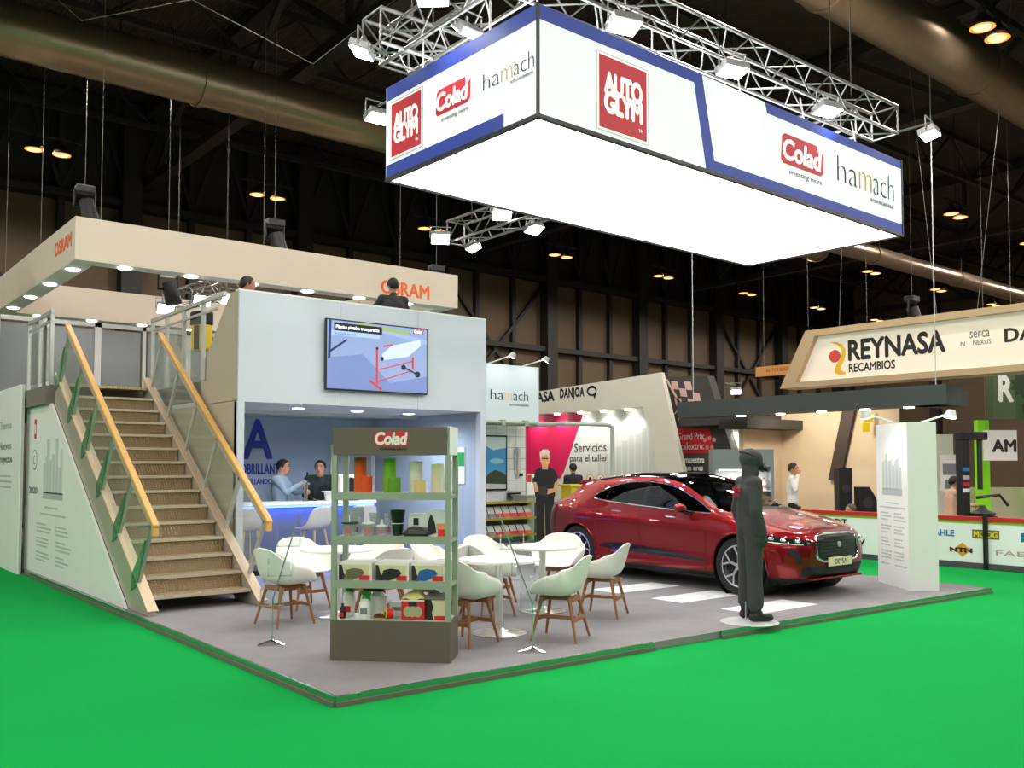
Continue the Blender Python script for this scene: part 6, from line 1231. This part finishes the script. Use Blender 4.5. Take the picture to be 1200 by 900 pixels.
# trapezoid hanging sign
rs = thing('hanging_trapezoid_sign', 'hanging cream trapezoid sign with black lettering and a yellow and red emblem', 'sign', (15.0, 3.0, 3.45))
MB().prism([(3.06, 1.28), (3.75, 0.02), (-6.0, 0.0), (-6.0, 1.28)], 'x', 0.06, 0.5).build('core', booth_c, rs)
fa = MB().prism([(2.82, 1.14), (3.33, 0.14), (-5.8, 0.14), (-5.8, 1.14)], 'x', 0.045, 0.06).build('lit_face', mat('sign_face_white', rgb(238, 226, 204), 0.5, emit=0.22, ecol=(1, 0.93, 0.82, 1)), rs)
fr2 = mat('sign_tan_frame', rgb(196, 170, 132), 0.55)
MB().prism([(3.06, 1.28), (2.82, 1.14), (-5.8, 1.14), (-6.0, 1.28)], 'x', -0.10, 0.06).build('frame', fr2, rs); MB().prism([(3.75, 0.02), (3.33, 0.14), (-5.8, 0.14), (-6.0, 0.0)], 'x', -0.10, 0.06).build('frame', fr2, rs); MB().prism([(3.06, 1.28), (2.82, 1.14), (3.33, 0.14), (3.75, 0.02)], 'x', -0.10, 0.06).build('frame', fr2, rs)
def rsl(s, m, y_left, z, w_, h_, bold=0.0): lettering(s, m, w_, h_, (0.044, y_left - 3.0, z - 3.45), YN, rs, bold=bold, depth=0.006)
rsl('REYNASA', ink, 5.08, 3.99, 2.10, 0.42, 0.035); rsl('RECAMBIOS', ink, 5.08, 3.73, 1.05, 0.18, 0.02); rsl('serca', greyink, 2.48, 4.19, 0.38, 0.13); rsl('NEXUS', greyink, 2.42, 4.05, 0.34, 0.09); rsl('N', greyink, 2.66, 4.05, 0.08, 0.09); rsl('DANJOA', ink, 1.82, 3.97, 1.5, 0.33, 0.03)
EO = (0.045, 2.62, 0.24)
plate('emblem_disc', disc(0.20, 0.42, 0.14, 24), EO, YN, mat('emblem_red', rgb(226, 70, 60), 0.5), rs); plate('small_emblem', disc(2.42, 0.56, 0.065, 16), (0.045, 5.05 - 3.0 + 0.0 + 0.56 + 0.0, 0.24), YN, mat('emblem_gold', rgb(226, 176, 40), 0.5), rs)
outer = [(0.02 + 0.50 * (0.30 + 0.62 * math.sin(t)), 0.72 * (0.5 - 0.5 * math.cos(t))) for t in np.linspace(0.1, PI, 14)]
arc = [(0.08, 0.74), (0.24, 0.73), (0.38, 0.66), (0.46, 0.55), (0.46, 0.42), (0.42, 0.30), (0.34, 0.18), (0.34, 0.10), (0.46, 0.04), (0.46, 0.0), (0.30, 0.0), (0.20, 0.05), (0.19, 0.14), (0.24, 0.24), (0.34, 0.36), (0.38, 0.48), (0.34, 0.60), (0.24, 0.68)]
plate('emblem_swoosh', arc, EO, YN, mat('emblem_yellow', rgb(240, 196, 20), 0.5), rs, lift=0.003)
for a, b in ((2.4, 2.0), (0.2, 0.9), (-0.6, -1.6)): MB().cyl((0.2, a, 1.28), (0.2, b, 8.9), 0.005, n=5).build('cable', cable_m, rs)
for y in (2.0, 0.4, -1.2, -2.8): spot('sign_light', (-0.9, y, 2.2), (0, y, 0.7), 10, 0.1, 100, (1, 0.92, 0.8), rs)
ob = tag(MB().box(18.05, 18.15, 7.9, 9.75, 4.15, 4.42).build('orange_banner', mat('banner_tan', rgb(214, 150, 80), 0.6)), 'small tan banner strip far behind the chequered flag', 'banner'); MB().cyl((18.1, 8.1, 4.4), (18.1, 8.1, 9.89), 0.005, n=5).build('cable', cable_m, ob); MB().cyl((18.1, 9.5, 4.4), (18.1, 9.5, 9.89), 0.005, n=5).build('cable', cable_m, ob); lettering('AUTOMOCION', mat('banner_brown', rgb(140, 90, 40), 0.6), 0.9, 0.1, (18.048, 9.4, 4.25), YN, ob)
# grey display case behind the car roof
dc = thing('product_case', 'grey display case with white bottles and red badge behind the car windscreen', 'display case', (13.2, 6.5, 0), math.atan2(-0.625, 0.78))
MB().box(-0.66, 0.66, 0, 0.4, 1.62, 2.06).build('header', mat('case_grey', rgb(128, 136, 138), 0.5), dc); MB().box(-0.66, -0.60, 0, 0.4, 0, 1.62).build('side', mat('case_grey', None), dc); MB().box(0.60, 0.66, 0, 0.4, 0, 1.62).build('side', mat('case_grey', None), dc); MB().box(-0.5, 0.5, 0.05, 0.09, 1.60, 1.62).build('added_case_lamp', hot, dc); area('case_fill_light', (0, 0.1, 1.59), (0, 0.2, 0), 4, 1.0, 0.05, (1, 1, 1), dc); MB().box(-0.6, 0.6, 0.36, 0.4, 0, 1.62).build('back', mat('case_pale', rgb(190, 194, 192), 0.5), dc)  # strip lamp and area light under the header are added to brighten the bottles
for z in (0.2, 0.7, 1.15): MB().box(-0.6, 0.6, 0.02, 0.36, z, z + 0.02).build('shelf', mat('case_pale', None), dc)
plate('badge_edge', rect(0.06, 1.68, 0.28, 0.32), (0, 0, 0), XP, white, dc); plate('badge', rect(0.085, 1.705, 0.23, 0.27), (0, 0, 0), XP, red, dc, lift=0.004); lettering('AUTO', white, 0.18, 0.10, (0.11, -0.008, 1.84), XP, dc, bold=0.05); lettering('GLYM', white, 0.18, 0.10, (0.11, -0.008, 1.735), XP, dc, bold=0.05)
cM = Matrix.Translation((13.2, 6.5, 0)) @ Matrix.Rotation(math.atan2(-0.625, 0.78), 4, 'Z'); b0 = None
for z, shn in ((0.72, 'middle'), (1.17, 'top')):
    for i in range(8):
        p = cM @ Vector((-0.52 + 0.145 * i, 0.18, z)); lab = 'white bottle on the %s shelf of the grey case, number %s from the left' % (shn, ['one', 'two', 'three', 'four', 'five', 'six', 'seven', 'eight'][i])
        if b0 is None:
            b0 = thing('care_bottle', lab, 'bottle', p, 0, 'white bottles in the grey case'); MB().lathe([(0.048, 0), (0.05, 0.02), (0.05, 0.18), (0.02, 0.22), (0.018, 0.24)], n=14).build('bottle', plastic_white, b0, smooth=True); MB().lathe([(0.022, 0.24), (0.02, 0.28)], n=10).build('cap', red, b0); MB().lathe([(0.0508, 0.05), (0.0508, 0.12)], n=14).build('label_band', mat('label_rose', rgb(214, 130, 140), 0.5), b0)
        else: dup(b0, p, 0, lab)
# ------------------------------------------------------------------ barrier with logos
br = thing('track_barrier', 'long white barrier with sponsor logos and a red top ribbon beyond the platform', 'barrier', (12.5, 2.0, 0))
MB().box(0.0, 0.08, -7.0, 4.0, 0.10, 0.74).build('board', mat('barrier_white', rgb(240, 240, 242), 0.5), br); MB().box(-0.02, 0.10, -7.0, 4.0, 0.0, 0.10).build('foot', mat('barrier_foot', rgb(70, 74, 76), 0.6), br)
MB().box(-0.03, 0.11, -7.0, 4.0, 0.80, 0.86).build('red_ribbon', mat('ribbon_red', rgb(200, 20, 30), 0.5), br); MB().box(0.01, 0.07, -7.0, 4.0, 0.745, 0.80).build('track_edge', mat('track_edge_lime', rgb(176, 190, 70), 0.6), br)
for y in (2.65, -0.9, -4.4): MB().box(-0.06, 0.0, y - 0.03, y + 0.03, 0, 0.92).build('post', black, br)
def logo(s, y, z, w_, h_, m, back=None, bold=0.02):
    if back: plate('logo_block', rect(-0.03, -0.03, w_ + 0.06, h_ + 0.06), (0, y, z), YN, back, br)
    lettering(s, m, w_, h_, (-0.004, y, z), YN, br, bold=bold)
sky_b = mat('logo_blue', rgb(40, 120, 180), 0.5)
logo('KYB', 2.58, 0.57, 0.2, 0.09, white, mat('logo_sky', rgb(60, 160, 220), 0.5)); logo('NEXT', 1.98, 0.62, 0.34, 0.09, ink, None, 0.04); logo('DORMA', 1.96, 0.5, 0.40, 0.09, ink, None, 0.03); logo('HELLA', 2.40, 0.2, 0.25, 0.16, sky_b, yellow, 0.03); logo('RTV', 1.62, 0.26, 0.35, 0.10, ink, None, 0.04)
logo('MAHLE', -0.12 + 0.2, 0.52, 0.45, 0.10, sky_b, None, 0.03); logo('MOOG', -0.70, 0.53, 0.38, 0.09, yellow, mat('logo_olive', rgb(110, 110, 70), 0.5), 0.03); logo('metelligroup', -1.62, 0.53, 0.5, 0.07, mat('logo_steel', rgb(110, 150, 170), 0.5), None, 0.0)
plate('logo_flag', [(0, 0), (0.12, 0.03), (0.12, 0.16), (0.0, 0.15)], (0, -1.44, 0.48), YN, mat('logo_teal', rgb(20, 110, 160), 0.5), br)
plate('logo_diamond', [(0, 0.12), (0.15, 0), (0.30, 0.12), (0.15, 0.24)], (0, -0.35, 0.18), YN, mat('logo_amber', rgb(226, 150, 30), 0.5), br); logo('NTN', -0.25 - 0.05, 0.26, 0.36, 0.07, ink, None, 0.06)
logo('FAE', -1.05, 0.25, 0.45, 0.08, mat('logo_rose', rgb(200, 150, 160), 0.5), None, 0.0); logo('DRiV', -1.85, 0.22, 0.8, 0.12, mat('logo_crimson', rgb(200, 50, 80), 0.5), None, 0.05)
# slot-car track table edge and machines behind the barrier
for nm, lab, p, dims in (('loudspeaker', 'tall black loudspeaker beyond the barrier', (14.0, 4.62, 0), (0.28, 0.30, 1.66)), ('loudspeaker', 'lower black loudspeaker with slanted top beside the tall one', (14.25, 4.28, 0), (0.36, 0.30, 1.28))):
    t = thing(nm, lab, 'loudspeaker', p, math.atan2(-0.625, 0.78)); a, b, h = dims
    MB().prism([(-a / 2, 0), (a / 2, 0), (a / 2, h - (0.25 if h < 1.5 else 0)), (a * 0.1, h), (-a / 2, h)], 'y', -b / 2, b / 2).build('cabinet', black, t, bevel=0.01); MB().cyl((0, -b / 2 - 0.005, h * 0.75), (0, -b / 2, h * 0.75), a * 0.3, n=20).build('cone', mat('cone_grey', rgb(40, 42, 44), 0.5), t); MB().cyl((0, -b / 2 - 0.005, h * 0.45), (0, -b / 2, h * 0.45), a * 0.36, n=20).build('cone', mat('cone_grey', None), t)
def lift_machine(label, x, y, s):
    t = thing('workshop_machine', label, 'machine', (x, y, 0), -0.4)
    MB().box(-0.28, 0.28, -0.22, 0.22, 0, 0.75).build('cabinet', mat('machine_dark', rgb(30, 30, 34), 0.5), t, bevel=0.02)
    for z in (0.2, 0.38, 0.56): MB().box(-0.25, 0.25, -0.235, -0.22, z, z + 0.12).build('drawer', mat('drawer_grey', rgb(70, 74, 78), 0.4, 0.3), t, bevel=0.005)
    MB().box(-0.30, -0.12, 0.02, 0.20, 0.75, 2.35 * s).build('column', mat('machine_dark', None), t, bevel=0.02); MB().box(-0.32, 0.30, 0.0, 0.2, 2.2 * s, 2.36 * s).build('head', mat('machine_dark', None), t, bevel=0.02); MB().cyl((0.18, 0.1, 1.25), (0.18, 0.1, 2.2 * s), 0.05, n=12).build('spindle', mat('cone_grey', None), t)
    MB().tube([(-0.1, -0.1, 1.1), (0.3, -0.25, 1.15), (0.45, -0.3, 0.95)], 0.03, 8).build('arm', mat('cone_grey', None), t); MB().lathe([(0.22, 0.76), (0.24, 0.80), (0.1, 0.86), (0.05, 0.95)], (0.08, -0.05, 0), 20).build('turntable', mat('cone_grey', None), t, smooth=True)
    for k, z in enumerate((1.2, 1.32, 1.45, 1.6)): plate('sticker', rect(-0.29, z, 0.15, 0.07), (0, 0.02, 0), XP, (white, red, paleink, sky_b)[k], t)
lift_machine('tall black workshop machine with drawers behind the barrier, right of the pillar', 14.9, 2.35, 1.0); lift_machine('second black workshop machine at the right edge behind the barrier', 15.6, 1.15, 0.95)
gb = thing('green_booth', 'green lit booth with a dark lettered panel at the far right', 'booth', (18.6, 3.2, 0), math.atan2(-0.625, 0.78))
lime = mat('lime_wall', rgb(130, 200, 20), 0.5, emit=0.25, ecol=rgb(120, 210, 20)); dg = mat('dark_green_panel', rgb(44, 84, 40), 0.5)
MB().box(-0.55, -0.05, -0.2, 0.1, 2.75, 3.95).build('sign_panel', mat('grey_green_panel', rgb(72, 92, 62), 0.5), gb); MB().box(-0.05, 1.8, -0.2, 0.1, 2.75, 3.95).build('sign_panel', dg, gb); lettering('R', white, 0.30, 0.55, (-0.42, -0.203, 3.15), XP, gb, bold=0.04); lettering('T', white, 0.30, 0.55, (0.42, -0.203, 3.2), XP, gb, bold=0.04); lettering('REACT', mat('deep_green_print', rgb(24, 50, 24), 0.5), 0.9, 0.2, (0.1, -0.203, 2.88), XP, gb, bold=0.02)  # small word and gear share one deep green print colour
gear = [(0.0 + (0.30 if k % 2 else 0.22) * math.cos(2 * PI * (k // 2 * 2 + (k % 2) * 0.9) / 20), 3.5 + (0.30 if k % 2 else 0.22) * math.sin(2 * PI * (k // 2 * 2 + (k % 2) * 0.9) / 20)) for k in range(20)]
plate('gear_print', gear, (0.12, -0.2, 0), XP, mat('deep_green_print', None), gb)
for x in (-0.55, 0.65): MB().box(x, x + 0.25, 0.5, 0.7, 0, 2.75).build('lit_column', lime, gb)
MB().box(-0.6, 2.2, 0.9, 1.0, 0, 1.2).build('rear_wall', mat('booth_pale', rgb(206, 196, 172), 0.6), gb); MB().box(-1.6, -0.75, 1.3, 1.4, 0, 2.45).build('rear_wall', mat('booth_pale2', rgb(206, 206, 200), 0.6), gb)
am = tag(MB().box(0, 0.75, 0, 0.03, 1.82, 2.50).build('lettered_banner', white, loc=(18.0, 3.6, 0), rz=math.atan2(-0.625, 0.78)), 'white hanging banner with black serif letters at the far right', 'banner'); lettering('AM', ink, 0.52, 0.26, (0.20, -0.001, 2.02), XP, am, bold=0.04)
for x in (0.06, 0.69): MB().cyl((x, 0.015, 2.5), (x, 0.015, 9.6), 0.005, n=5).build('cable', cable_m, am)
ps = tag(MB().box(0, 0.45, 0, 0.03, 1.15, 1.95).build('small_poster', white, loc=(17.0, 4.1, 0), rz=math.atan2(-0.625, 0.78)), 'white poster with dark pictures behind the seated person', 'poster'); plate('picture', rect(0.06, 1.5, 0.33, 0.25), (0, 0, 0), XP, greyink, ps); plate('picture', rect(0.10, 1.2, 0.26, 0.2), (0, 0, 0), XP, greyink, ps); MB().box(0.2, 0.25, 0.03, 0.07, 0, 1.15).build('stand_post', alu_soft, ps)
yb = thing('yellow_sign', 'small yellow sign hanging behind the pillar lamp', 'sign', (17.2, 6.0, 2.75), math.atan2(-0.625, 0.78)); MB().box(0, 0.20, 0, 0.05, 0, 0.22).box(-0.05, 0.13, 0, 0.05, -0.24, -0.02).build('sign_box', yellow, yb); MB().cyl((0.1, 0.02, 0.22), (0.1, 0.02, 6.5), 0.005, n=5).build('cable', cable_m, yb)
tb = thing('track_table', 'long low table with slot car track just beyond the barrier', 'table', (13.05, 0.0, 0)); MB().box(-0.4, 0.4, -5.5, 3.6, 0.70, 0.75).build('top', mat('track_grey', rgb(90, 94, 92), 0.6), tb); MB().box(-0.36, 0.36, -5.4, 3.5, 0.0, 0.70).build('skirt', mat('track_skirt', rgb(150, 156, 152), 0.6), tb)
